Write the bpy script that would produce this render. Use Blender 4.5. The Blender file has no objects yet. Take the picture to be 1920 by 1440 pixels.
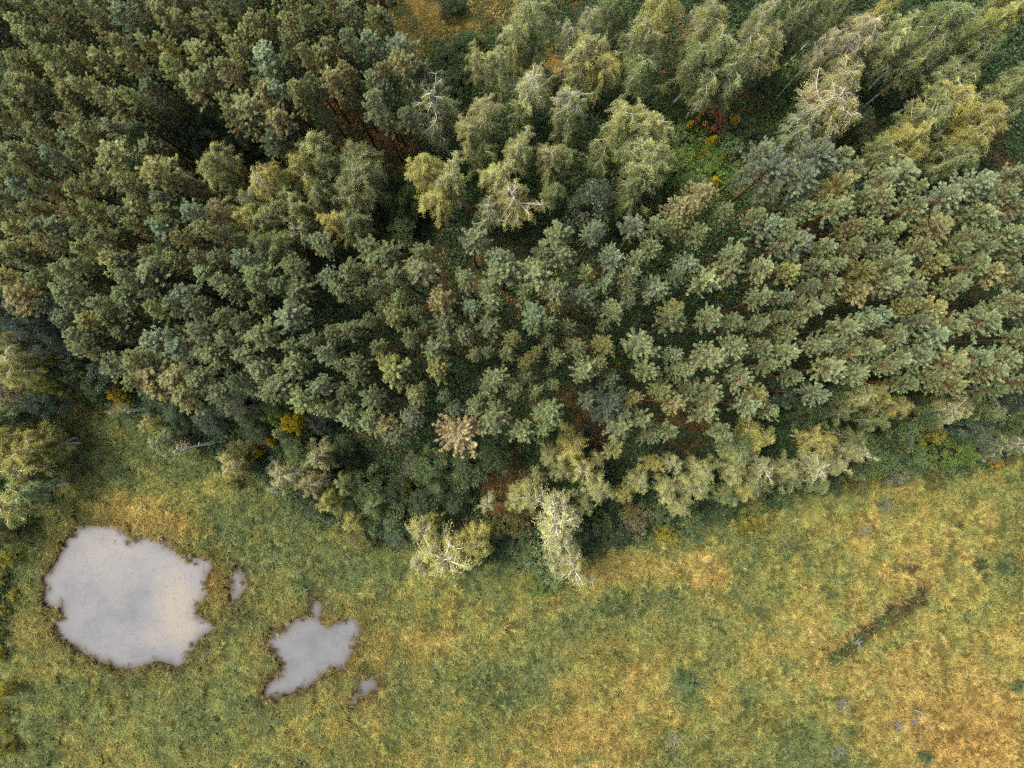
import bpy, bmesh, math, random
import numpy as np
from mathutils import Vector

# ------------------------------------------------------------------ camera, sky, sun, exposure
H = 85.0            # drone height, m
LENS = 25.0
sc = bpy.context.scene
COL = sc.collection
cam_d = bpy.data.cameras.new("camera")
cam_d.sensor_width = 36.0
cam_d.lens = LENS
cam_d.clip_start = 0.5
cam_d.clip_end = 6000.0
cam = bpy.data.objects.new("camera", cam_d)
cam.location = (0, 0, H)
cam.rotation_euler = (0, 0, 0)
COL.objects.link(cam)
sc.camera = cam

SUN_EL = math.radians(61)
SUN_AZ = math.radians(160)          # direction towards the sun in the xy plane, counter-clockwise from +x (picture right)
world = bpy.data.worlds.new("World")
sc.world = world
world.use_nodes = True
wn = world.node_tree.nodes
wl = world.node_tree.links
bg = wn["Background"]
sky = wn.new("ShaderNodeTexSky")
sky.sky_type = 'NISHITA'
sky.sun_disc = False
sky.sun_elevation = SUN_EL
sky.sun_rotation = math.radians(90) - SUN_AZ
sky.air_density = 0.8
sky.dust_density = 6.0
sky.ozone_density = 1.0
wl.new(sky.outputs[0], bg.inputs[0])
bg.inputs[1].default_value = 0.14

sun_d = bpy.data.lights.new("sun", 'SUN')
sun_d.energy = 1.5
sun_d.angle = math.radians(14.0)
sun_d.color = (1.0, 0.92, 0.80)
sun = bpy.data.objects.new("sun", sun_d)
sdir = Vector((math.cos(SUN_EL) * math.cos(SUN_AZ), math.cos(SUN_EL) * math.sin(SUN_AZ), math.sin(SUN_EL)))
sun.rotation_euler = sdir.to_track_quat('Z', 'Y').to_euler()
sun.location = sdir * 300
COL.objects.link(sun)

sc.view_settings.view_transform = 'Standard'
sc.view_settings.look = 'None'
sc.view_settings.exposure = 1.50
sc.view_settings.gamma = 1.0
sc.view_settings.use_curve_mapping = False
sc.render.engine = 'CYCLES'
sc.cycles.max_bounces = 4
sc.cycles.diffuse_bounces = 2
sc.cycles.glossy_bounces = 2
sc.cycles.transmission_bounces = 2
sc.cycles.use_light_tree = False
sc.cycles.use_adaptive_sampling = True
sc.cycles.adaptive_threshold = 0.03
sc.cycles.pixel_filter_type = 'BLACKMAN_HARRIS'
sc.cycles.filter_width = 1.3
sc.cycles.use_denoising = False

RNG = np.random.default_rng(11)
random.seed(5)


# ------------------------------------------------------------------ pixel <-> place
def scale_at(z):
    return (H - z) * 36.0 / LENS / 1920.0


def world_of(u, v, z=0.0):
    s = scale_at(z)
    return (u - 960.0) * s, (720.0 - v) * s


def px_of(x, y, z=0.0):
    s = scale_at(z)
    return x / s + 960.0, 720.0 - y / s


# ------------------------------------------------------------------ numpy helpers
def value_noise(x, y, scale, seed):
    r = np.random.default_rng(seed)
    n = 256
    g = r.random((n, n))
    x = x / scale + 1000.3
    y = y / scale + 1000.7
    xi = np.floor(x).astype(int)
    yi = np.floor(y).astype(int)
    fx = x - xi
    fy = y - yi
    fx = fx * fx * (3 - 2 * fx)
    fy = fy * fy * (3 - 2 * fy)
    a = g[yi % n, xi % n]
    b = g[yi % n, (xi + 1) % n]
    c = g[(yi + 1) % n, xi % n]
    d = g[(yi + 1) % n, (xi + 1) % n]
    return (a * (1 - fx) + b * fx) * (1 - fy) + (c * (1 - fx) + d * fx) * fy


def fbm(x, y, scale, seed, octv=4):
    t = 0
    amp = 1.0
    tot = 0
    for o in range(octv):
        t = t + amp * value_noise(x, y, scale / 2 ** o, seed + o * 17)
        tot += amp
        amp *= 0.55
    return t / tot          # 0..1


def in_poly(x, y, poly):
    c = np.zeros(np.shape(x), bool)
    n = len(poly)
    for i in range(n):
        x1, y1 = poly[i]
        x2, y2 = poly[(i + 1) % n]
        if y1 == y2:
            continue
        cond = ((y1 > y) != (y2 > y)) & (x < (x2 - x1) * (y - y1) / (y2 - y1) + x1)
        c ^= cond
    return c


def dist_poly(x, y, poly, closed=True):
    d = np.full(np.shape(x), 1e9)
    n = len(poly)
    for i in range(n if closed else n - 1):
        x1, y1 = poly[i]
        x2, y2 = poly[(i + 1) % n]
        dx, dy = x2 - x1, y2 - y1
        L = dx * dx + dy * dy + 1e-9
        t = np.clip(((x - x1) * dx + (y - y1) * dy) / L, 0, 1)
        d = np.minimum(d, np.hypot(x - x1 - t * dx, y - y1 - t * dy))
    return d


def smooth(a, b, x):
    t = np.clip((x - a) / (b - a), 0, 1)
    return t * t * (3 - 2 * t)


def unit(v):
    return v / (np.linalg.norm(v, axis=-1, keepdims=True) + 1e-9)


# ------------------------------------------------------------------ mesh helpers
class Geo:
    """Collects faces (triangles and quads), per-face tone / fleck and material slot."""

    def __init__(self):
        self.v, self.f, self.tone, self.fleck, self.mi = [], [], [], [], []
        self.n = 0

    def add(self, verts, faces, tone=None, fleck=None, mi=0):
        verts = np.asarray(verts, float).reshape(-1, 3)
        faces = np.asarray(faces, int)
        self.v.append(verts)
        self.f.append(faces + self.n)
        k = len(faces)
        self.tone.append(np.ones(k) if tone is None else np.asarray(tone, float))
        self.fleck.append(np.zeros(k) if fleck is None else np.asarray(fleck, float))
        self.mi.append(np.full(k, mi, int))
        self.n += len(verts)

    def tube(self, pts, radii, sides=6, mi=0, cap=True):
        pts = np.asarray(pts, float)
        m = len(pts)
        tan = unit(np.gradient(pts, axis=0))
        ref = np.array([1.0, 0, 0]) if abs(tan[0][0]) < 0.8 else np.array([0, 1.0, 0])
        a = unit(np.cross(tan, ref))
        b = np.cross(tan, a)
        ang = np.linspace(0, 2 * np.pi, sides, endpoint=False)
        ring = pts[:, None, :] + np.asarray(radii)[:, None, None] * (
            np.cos(ang)[None, :, None] * a[:, None, :] + np.sin(ang)[None, :, None] * b[:, None, :])
        faces = []
        for i in range(m - 1):
            for j in range(sides):
                j2 = (j + 1) % sides
                faces.append((i * sides + j, i * sides + j2, (i + 1) * sides + j2, (i + 1) * sides + j))
        self.add(ring.reshape(-1, 3), faces, mi=mi)

    def needles(self, P, D, L, W, tone, fleck, mi=0):
        """one thin triangle per needle spray"""
        n = len(P)
        side = unit(np.cross(D, RNG.normal(size=(n, 3)))) * (W[:, None] * 0.5)
        v = np.stack([P - side, P + side, P + D * L[:, None]], 1).reshape(-1, 3)
        f = np.arange(3 * n).reshape(-1, 3)
        self.add(v, f, tone, fleck, mi)

    def leaves(self, P, D, L, W, tone, fleck, up=0.0, mi=0):
        """one diamond leaf (quad) per point"""
        n = len(P)
        r = RNG.normal(size=(n, 3))
        nrm = unit(r + np.array([0, 0, up]))
        side = unit(np.cross(D, nrm)) * (W[:, None] * 0.5)
        mid = P + D * (L * 0.45)[:, None]
        v = np.stack([P, mid - side, P + D * L[:, None], mid + side], 1).reshape(-1, 3)
        f = np.arange(4 * n).reshape(-1, 4)
        self.add(v, f, tone, fleck, mi)

    def mesh(self, name, mats):
        me = bpy.data.meshes.new(name)
        V = np.concatenate(self.v)
        sizes = np.concatenate([np.full(len(f), f.shape[1], int) for f in self.f])
        loops = np.concatenate([f.reshape(-1) for f in self.f])
        me.vertices.add(len(V))
        me.vertices.foreach_set("co", V.astype(np.float32).reshape(-1))
        me.loops.add(len(loops))
        me.loops.foreach_set("vertex_index", loops.astype(np.int32))
        me.polygons.add(len(sizes))
        st = np.concatenate([[0], np.cumsum(sizes)[:-1]])
        me.polygons.foreach_set("loop_start", st.astype(np.int32))
        me.polygons.foreach_set("loop_total", sizes.astype(np.int32))
        me.polygons.foreach_set("material_index", np.concatenate(self.mi).astype(np.int32))
        for nm, arr in (("tone", self.tone), ("fleck", self.fleck)):
            at = me.attributes.new(nm, 'FLOAT', 'FACE')
            at.data.foreach_set("value", np.concatenate(arr).astype(np.float32))
        me.update(calc_edges=True)
        for m in mats:
            me.materials.append(m)
        return me


# ------------------------------------------------------------------ materials
def nodes_of(name):
    m = bpy.data.materials.new(name)
    m.use_nodes = True
    nt = m.node_tree
    nt.nodes.clear()
    return m, nt, nt.nodes.new("ShaderNodeOutputMaterial")


def leaf_material(name, source, trans=0.28, fleck=(0.30, 0.17, 0.02), rough=0.55, spec=0.25, noise=0.35):
    """foliage: colour from the object (or the scattered point), varied per leaf"""
    m, nt, out = nodes_of(name)
    N, L = nt.nodes, nt.links
    if source == 'OBJECT':
        src = N.new("ShaderNodeObjectInfo").outputs['Color']
    else:
        a = N.new("ShaderNodeAttribute")
        a.attribute_type = 'INSTANCER'
        a.attribute_name = 'col'
        src = a.outputs['Color']
    tone = N.new("ShaderNodeAttribute")
    tone.attribute_name = 'tone'
    fl = N.new("ShaderNodeAttribute")
    fl.attribute_name = 'fleck'
    geo = N.new("ShaderNodeNewGeometry")
    nz = N.new("ShaderNodeTexNoise")
    nz.inputs['Scale'].default_value = 1.3
    nz.inputs['Detail'].default_value = 2
    L.new(geo.outputs['Position'], nz.inputs['Vector'])
    mr = N.new("ShaderNodeMapRange")
    mr.inputs['From Min'].default_value = 0.3
    mr.inputs['From Max'].default_value = 0.7
    mr.inputs['To Min'].default_value = 1 - noise
    mr.inputs['To Max'].default_value = 1 + noise
    L.new(nz.outputs['Fac'], mr.inputs['Value'])
    mul = N.new("ShaderNodeMath")
    mul.operation = 'MULTIPLY'
    L.new(tone.outputs['Fac'], mul.inputs[0])
    L.new(mr.outputs[0], mul.inputs[1])
    mx = N.new("ShaderNodeMix")
    mx.data_type = 'RGBA'
    L.new(fl.outputs['Fac'], mx.inputs['Factor'])
    L.new(src, mx.inputs['A'])
    mx.inputs['B'].default_value = (*fleck, 1)
    sc_ = N.new("ShaderNodeVectorMath")
    sc_.operation = 'SCALE'
    L.new(mx.outputs['Result'], sc_.inputs[0])
    L.new(mul.outputs[0], sc_.inputs['Scale'])
    p = N.new("ShaderNodeBsdfPrincipled")
    p.inputs['Roughness'].default_value = rough
    p.inputs['Specular IOR Level'].default_value = spec
    L.new(sc_.outputs[0], p.inputs['Base Color'])
    t = N.new("ShaderNodeBsdfTranslucent")
    L.new(sc_.outputs[0], t.inputs['Color'])
    mix = N.new("ShaderNodeMixShader")
    mix.inputs[0].default_value = trans
    L.new(p.outputs[0], mix.inputs[1])
    L.new(t.outputs[0], mix.inputs[2])
    L.new(mix.outputs[0], out.inputs[0])
    return m


def bark_material(name, low, high, z0, z1, scale=6.0, rough=0.85, dark=0.5):
    """bark: colour changes up the trunk (object height), blotched by noise"""
    m, nt, out = nodes_of(name)
    N, L = nt.nodes, nt.links
    tc = N.new("ShaderNodeTexCoord")
    sep = N.new("ShaderNodeSeparateXYZ")
    L.new(tc.outputs['Object'], sep.inputs[0])
    mr = N.new("ShaderNodeMapRange")
    mr.inputs['From Min'].default_value = z0
    mr.inputs['From Max'].default_value = z1
    L.new(sep.outputs['Z'], mr.inputs['Value'])
    mx = N.new("ShaderNodeMix")
    mx.data_type = 'RGBA'
    L.new(mr.outputs[0], mx.inputs['Factor'])
    mx.inputs['A'].default_value = (*low, 1)
    mx.inputs['B'].default_value = (*high, 1)
    nz = N.new("ShaderNodeTexNoise")
    nz.inputs['Scale'].default_value = scale
    nz.inputs['Detail'].default_value = 4
    L.new(tc.outputs['Object'], nz.inputs['Vector'])
    r2 = N.new("ShaderNodeMapRange")
    r2.inputs['From Min'].default_value = 0.35
    r2.inputs['From Max'].default_value = 0.6
    r2.inputs['To Min'].default_value = dark
    r2.inputs['To Max'].default_value = 1.1
    L.new(nz.outputs['Fac'], r2.inputs['Value'])
    s = N.new("ShaderNodeVectorMath")
    s.operation = 'SCALE'
    L.new(mx.outputs['Result'], s.inputs[0])
    L.new(r2.outputs[0], s.inputs['Scale'])
    p = N.new("ShaderNodeBsdfPrincipled")
    p.inputs['Roughness'].default_value = rough
    p.inputs['Specular IOR Level'].default_value = 0.15
    L.new(s.outputs[0], p.inputs['Base Color'])
    L.new(p.outputs[0], out.inputs[0])
    return m


M_NEEDLE = leaf_material("pine_needles", 'OBJECT', trans=0.32, fleck=(0.32, 0.21, 0.05), rough=0.42, spec=0.45, noise=0.25)
M_NEEDLE_S = leaf_material("pine_needles_far", 'INSTANCER', trans=0.32, fleck=(0.32, 0.21, 0.05), rough=0.42, spec=0.45, noise=0.25)
M_LEAF = leaf_material("leaves", 'OBJECT', trans=0.38, fleck=(0.40, 0.30, 0.05))
M_LEAF_S = leaf_material("undergrowth_leaves", 'INSTANCER', trans=0.28, fleck=(0.30, 0.20, 0.02), spec=0.15)
M_GRASS = leaf_material("grass_blades", 'INSTANCER', trans=0.40, fleck=(0.44, 0.34, 0.11), spec=0.12, noise=0.22)
M_PINEBARK = bark_material("pine_bark", (0.06, 0.042, 0.03), (0.17, 0.080, 0.036), 3.0, 9.0)
M_BIRCHBARK = bark_material("birch_bark", (0.42, 0.41, 0.375), (0.46, 0.44, 0.39), 1.0, 9.0, scale=3.5, dark=0.5)
M_SNAG = bark_material("bleached_birch", (0.66, 0.64, 0.58), (0.70, 0.68, 0.62), 1.0, 9.0, scale=3.5, dark=0.7)
M_WHITELIMB = bark_material("white_birch_bark", (0.46, 0.45, 0.41), (0.48, 0.465, 0.42), 1.0, 9.0, scale=3.5, dark=0.6)
M_BARK = bark_material("brown_bark", (0.06, 0.045, 0.03), (0.09, 0.075, 0.05), 0.0, 6.0)
M_GREYWOOD = bark_material("weathered_wood", (0.16, 0.155, 0.145), (0.23, 0.225, 0.21), 0.0, 1.0)


# ------------------------------------------------------------------ the lie of the land (pixel outlines at ground level)
def T(ox, oy, pts):
    return [(ox + a / 3.0, oy + b / 3.0) for a, b in pts]


POND_BIG = T(0, 960, [(440, 85), (560, 72), (640, 80), (700, 112), (735, 160), (790, 140), (870, 150), (960, 175), (1010, 230), (1080, 262),
                      (1178, 268), (1192, 310), (1160, 360), (1165, 460), (1112, 540), (1108, 590), (1215, 620), (1200, 660), (1130, 700),
                      (1080, 780), (1050, 840), (990, 882), (955, 850), (880, 838), (800, 872), (735, 888), (690, 890), (600, 852), (540, 840),
                      (480, 800), (430, 755), (335, 712), (312, 650), (272, 608), (340, 590), (348, 530), (262, 542), (244, 500), (262, 440),
                      (250, 370), (310, 290), (350, 200), (400, 120)])
POND_SLIVER = T(0, 960, [(1298, 350), (1340, 325), (1382, 420), (1345, 470), (1332, 560), (1308, 520), (1300, 420)])
POND_SMALL = T(0, 960, [(1488, 712), (1540, 680), (1600, 662), (1650, 612), (1740, 580), (1738, 530), (1780, 488), (1815, 540), (1790, 600),
                        (1850, 632), (1890, 622), (1950, 590), (2030, 600), (2020, 700), (1985, 780), (1945, 880), (1880, 890), (1800, 932),
                        (1720, 990), (1640, 1018), (1560, 1042), (1482, 1042), (1490, 980), (1560, 932), (1580, 860), (1545, 790), (1500, 752)])
POND_SPUR = T(640, 960, [(48, 1070), (64, 1085), (110, 1045), (170, 1005), (205, 955), (150, 935), (96, 940), (92, 1010)])
MEADOW = [(100, 715), (140, 735), (210, 745), (300, 800), (400, 850), (500, 890), (560, 945), (660, 1000), (800, 1020), (930, 1045),
          (1080, 1070), (1120, 1020), (1250, 1000), (1400, 950), (1500, 925), (1600, 895), (1750, 880), (1950, 850), (2300, 820),
          (2300, 1800), (-500, 1800), (-500, 1500), (8, 1430), (22, 1000), (100, 930)]
DITCH = [(1565, 1232), (1610, 1200), (1660, 1165), (1730, 1118)]


def to_world(poly):
    return [world_of(u, v) for u, v in poly]


PONDS = [to_world(p) for p in (POND_BIG, POND_SLIVER, POND_SMALL, POND_SPUR)]
for _k in (1, 3):
    _c = np.mean(np.array(PONDS[_k]), 0)
    PONDS[_k] = [tuple(_c + (np.array(q) - _c) * 1.15) for q in PONDS[_k]]
MEADOW_W = to_world(MEADOW)
DITCH_W = to_world(DITCH)


def ground_height(x, y):
    z = 0.5 * (fbm(x, y, 14.0, 3, 3) - 0.5) * smooth(0.0, 3.0, np.minimum.reduce([dist_poly(x, y, p) for p in PONDS[:3]]))
    for p, dep in zip(PONDS, (0.7, 0.4, 0.6, 0.35)):
        ins = in_poly(x, y, p)
        d = dist_poly(x, y, p)
        z = np.where(ins, -0.10 - np.minimum(d * 0.9, dep), z * 1.0 - 0.10 * (1 - smooth(0, 0.7, d)))
    dd = dist_poly(x, y, DITCH_W, closed=False)
    z = z - 0.75 * np.exp(-(dd / 1.4) ** 2)
    return z


def axis(lo, hi, step, far):
    core = np.arange(lo, hi + step * 0.5, step)
    out = []
    d = step
    p = hi
    while p < far:
        d *= 1.35
        p += d
        out.append(p)
    neg = []
    d = step
    p = lo
    while p > -far:
        d *= 1.35
        p -= d
        neg.append(p)
    return np.concatenate([neg[::-1], core, out])


gx = axis(-68, 68, 0.4, 2500)
gy = axis(-52, 52, 0.4, 2500)
GX, GY = np.meshgrid(gx, gy)
core = (np.abs(GX) < 69) & (np.abs(GY) < 53)
GZ = np.zeros_like(GX)
GZ[core] = ground_height(GX[core], GY[core])


def blob(u, v, items):
    """sum of soft spots in ground pixels: (u, v, ru, rv, weight)"""
    t = 0
    for a, b, ru, rv, w in items:
        t = t + w * np.exp(-(((u - a) / ru) ** 2 + ((v - b) / rv) ** 2))
    return t


RUST = [(705, 270, 75, 40, 1.2), (800, 30, 60, 30, .3), (690, 330, 60, 40, .5), (980, 600, 300, 200, .25), (1110, 770, 90, 60, .9), (1300, 790, 80, 60, 1.0),
        (950, 915, 45, 60, 1.6), (1260, 90, 90, 80, .8), (900, 190, 60, 30, .6), (1340, 185, 80, 25, .7), (1800, 290, 120, 60, .7),
        (700, 420, 60, 60, .9), (120, 430, 200, 160, .6), (300, 150, 250, 200, .35), (850, 510, 120, 60, .5), (1450, 350, 60, 40, .6),
        (1700, 560, 250, 120, .5), (610, 180, 60, 120, .8), (1100, 140, 80, 30, .6), (570, 480, 40, 50, .9), (850, 630, 60, 40, .5), (330, 265, 40, 12, 1.2)]
OCHRE = [(910, 30, 55, 28, 1.2), (790, 40, 70, 45, 1.6), (860, 20, 60, 30, 1.2), (760, 70, 40, 30, .9), (1040, 130, 70, 25, .8), (1000, 8, 60, 14, .8), (1380, 180, 60, 15, .8)]
GREENS = [(860, 110, 60, 60, 1.3), (1330, 320, 80, 80, 1.4), (350, 225, 60, 50, 1.3), (1250, 230, 50, 60, .8), (1450, 150, 80, 70, .8)]

YEL = [(1700, 1150, 350, 230, .10), (330, 1300, 320, 130, -.14), (520, 1020, 300, 90, -.16), (80, 1250, 80, 160, -.12), (820, 1330, 200, 90, -.08), (1480, 1390, 90, 80, -.15), (230, 955, 110, 35, .55), (340, 985, 60, 30, .4), (90, 1180, 40, 90, .25), (400, 1110, 25, 50, .5), (600, 1150, 60, 20, .3), (520, 1320, 70, 40, .25),
       (700, 1230, 60, 60, .3), (820, 1190, 90, 60, .22), (1150, 1075, 60, 35, .7), (1290, 1070, 70, 40, .55), (1130, 1290, 110, 60, .5), (1080, 1390, 140, 70, .6), (1200, 1230, 60, 60, .25),
       (1780, 1010, 160, 80, .45), (1660, 1090, 120, 80, .25), (1500, 1150, 120, 70, .2), (1620, 1260, 150, 90, .2), (1800, 1380, 150, 90, .75), (1850, 1250, 100, 90, .35),
       (1420, 1280, 100, 60, .1), (1340, 1060, 40, 30, .3), (1700, 1330, 110, 60, .4),
       (300, 840, 200, 60, -.5), (480, 960, 150, 70, -.42), (680, 1060, 150, 60, -.4), (900, 1080, 120, 30, -.25), (1180, 1150, 160, 50, -.35), (1040, 1250, 90, 45, -.4),
       (950, 1290, 60, 60, -.25), (60, 1350, 50, 150, -.3), (60, 1010, 40, 80, -.5), (700, 1330, 130, 50, -.15), (400, 1340, 150, 60, -.12), (1370, 1010, 110, 50, -.4), (1400, 1120, 80, 50, -.3),
       (1560, 1040, 60, 60, -.3), (1540, 1320, 90, 60, -.2), (1280, 1290, 40, 30, -.5), (1890, 1040, 30, 60, -.4), (1560, 1420, 60, 60, -.35), (1300, 1110, 130, 30, -.3), (1280, 1400, 60, 50, -.2)]
ORANGE = [(400, 1100, 22, 45, .8), (1830, 1390, 110, 70, .9), (1150, 1075, 55, 30, .35), (1080, 1400, 80, 40, .2), (810, 1190, 40, 30, .35), (320, 975, 60, 20, .3), (1750, 1310, 60, 40, .25), (100, 1200, 25, 60, .3)]
HOLES = [(1713, 1066, 18, 9), (1550, 1113, 8, 8), (1655, 1085, 6, 6), (1849, 1075, 10, 9), (1450, 1175, 6, 5), (1395, 1390, 9, 7), (862, 1133, 14, 6), (1745, 1035, 6, 8),
         (1690, 1218, 6, 6), (1648, 1245, 5, 8), (1800, 986, 9, 7), (1510, 1100, 8, 6), (1356, 1360, 10, 7), (690, 1330, 8, 6), (208, 1275, 4, 20), (160, 1365, 5, 5), (1905, 1050, 10, 14),
         (1712, 1210, 5, 5), (1540, 1215, 9, 9), (860, 1170, 8, 8), (955, 1175, 10, 6)]


def meadow_color(u, v, x, y, jit):
    t = 0.45 + .85 * blob(u, v, YEL) + 0.5 * (fbm(x, y, 9.0, 21, 4) - 0.5) + 0.9 * (fbm(x, y, 1.5, 55, 2) - 0.5) + 0.5 * (fbm(x, y, 3.2, 155, 2) - 0.5) + jit
    t = np.clip(t, 0, 1.15)
    o = np.clip(.75 * blob(u, v, ORANGE) + 0.5 * (fbm(x, y, 5.0, 77, 3) - 0.62), 0, 1)
    pts = np.array([0, .25, .5, .75, 1.0, 1.2])
    cr = np.array([.124, .170, .230, .302, .372, .40])
    cg = np.array([.172, .210, .248, .276, .296, .31])
    cb = np.array([.066, .070, .074, .080, .090, .098])
    c = np.stack([np.interp(t, pts, cr), np.interp(t, pts, cg), np.interp(t, pts, cb)], -1)
    og = np.array([.36, .200, .062])
    return c * (1 - o[..., None] * .8) + og * o[..., None] * .8


U, V_ = px_of(GX, GY)
mead = in_poly(GX, GY, MEADOW_W)
md = dist_poly(GX, GY, MEADOW_W)
mw = np.where(mead, 0.5 + 0.5 * smooth(0, 1.2, md), 0.5 - 0.5 * smooth(0, 1.2, md))[..., None]
rust = np.clip(blob(U, V_, RUST) + 1.1 * (fbm(GX, GY, 6.0, 8, 4) - 0.5) - 0.08, 0, 1)[..., None]
och = np.clip(blob(U, V_, OCHRE), 0, 1)[..., None]
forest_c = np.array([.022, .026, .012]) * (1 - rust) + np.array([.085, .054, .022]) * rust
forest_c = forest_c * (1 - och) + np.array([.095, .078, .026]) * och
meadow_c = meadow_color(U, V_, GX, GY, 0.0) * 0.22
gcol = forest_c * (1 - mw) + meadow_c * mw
hole = np.clip(blob(U, V_, [(a, b, ru, rv, 1.2) for a, b, ru, rv in HOLES]), 0, 1)[..., None]
gcol = gcol * (1 - hole) + np.array([.035, .022, .014]) * hole
dg = np.exp(-(dist_poly(GX, GY, DITCH_W, closed=False) / 1.3) ** 2)[..., None]
gcol = gcol * (1 - dg) + np.array([.040, .034, .017]) * dg
inpond = np.zeros(GX.shape, bool)
for p in PONDS:
    inpond |= in_poly(GX, GY, p)
pdg = np.full(GX.shape, 1e9)
pdg[core] = np.minimum.reduce([dist_poly(GX[core], GY[core], p) for p in PONDS])
mud = np.exp(-(pdg / .7) ** 2)[..., None]
gcol = gcol * (1 - mud) + np.array([.030, .022, .015]) * mud
gcol[inpond & (pdg > .9)] = (.09, .075, .055)

M_GROUND, nt, out = nodes_of("ground_soil")
N, L = nt.nodes, nt.links
a = N.new("ShaderNodeAttribute"); a.attribute_name = "soil"
g = N.new("ShaderNodeNewGeometry")
n1 = N.new("ShaderNodeTexNoise"); n1.inputs['Scale'].default_value = 2.2; n1.inputs['Detail'].default_value = 8
n1.inputs['Roughness'].default_value = 0.7
L.new(g.outputs['Position'], n1.inputs['Vector'])
mr = N.new("ShaderNodeMapRange")
mr.inputs['From Min'].default_value = .3; mr.inputs['From Max'].default_value = .7
mr.inputs['To Min'].default_value = .45; mr.inputs['To Max'].default_value = 1.5
L.new(n1.outputs['Fac'], mr.inputs['Value'])
s = N.new("ShaderNodeVectorMath"); s.operation = 'SCALE'
L.new(a.outputs['Color'], s.inputs[0]); L.new(mr.outputs[0], s.inputs['Scale'])
p = N.new("ShaderNodeBsdfPrincipled"); p.inputs['Roughness'].default_value = .95; p.inputs['Specular IOR Level'].default_value = .05
L.new(s.outputs[0], p.inputs['Base Color'])
bp = N.new("ShaderNodeBump"); bp.inputs['Strength'].default_value = .6; bp.inputs['Distance'].default_value = .15
L.new(n1.outputs['Fac'], bp.inputs['Height']); L.new(bp.outputs[0], p.inputs['Normal'])
L.new(p.outputs[0], out.inputs[0])

ny, nx = GX.shape
gm = bpy.data.meshes.new("ground")
idx = np.arange(nx * ny).reshape(ny, nx)
fq = np.stack([idx[:-1, :-1], idx[:-1, 1:], idx[1:, 1:], idx[1:, :-1]], -1).reshape(-1, 4)
gm.vertices.add(nx * ny)
gm.vertices.foreach_set("co", np.stack([GX, GY, GZ], -1).astype(np.float32).reshape(-1))
gm.loops.add(fq.size)
gm.loops.foreach_set("vertex_index", fq.astype(np.int32).reshape(-1))
gm.polygons.add(len(fq))
gm.polygons.foreach_set("loop_start", np.arange(0, fq.size, 4, dtype=np.int32))
gm.polygons.foreach_set("loop_total", np.full(len(fq), 4, np.int32))
gm.polygons.foreach_set("use_smooth", np.ones(len(fq), bool))
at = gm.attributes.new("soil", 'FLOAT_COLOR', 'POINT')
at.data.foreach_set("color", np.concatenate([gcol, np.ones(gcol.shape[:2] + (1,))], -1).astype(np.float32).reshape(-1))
gm.update(calc_edges=True)
gm.materials.append(M_GROUND)
ground = bpy.data.objects.new("ground", gm)
ground["kind"] = "structure"
ground["label"] = "flat ground of meadow turf and brown woodland floor"
COL.objects.link(ground)


def gz_at(x, y):
    """height of the ground at points (bilinear in the fine grid)"""
    x = np.asarray(x, float); y = np.asarray(y, float)
    i = np.clip(np.searchsorted(gx, x) - 1, 0, nx - 2)
    j = np.clip(np.searchsorted(gy, y) - 1, 0, ny - 2)
    fx = (x - gx[i]) / (gx[i + 1] - gx[i]); fy = (y - gy[j]) / (gy[j + 1] - gy[j])
    return (GZ[j, i] * (1 - fx) + GZ[j, i + 1] * fx) * (1 - fy) + (GZ[j + 1, i] * (1 - fx) + GZ[j + 1, i + 1] * fx) * fy


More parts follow.
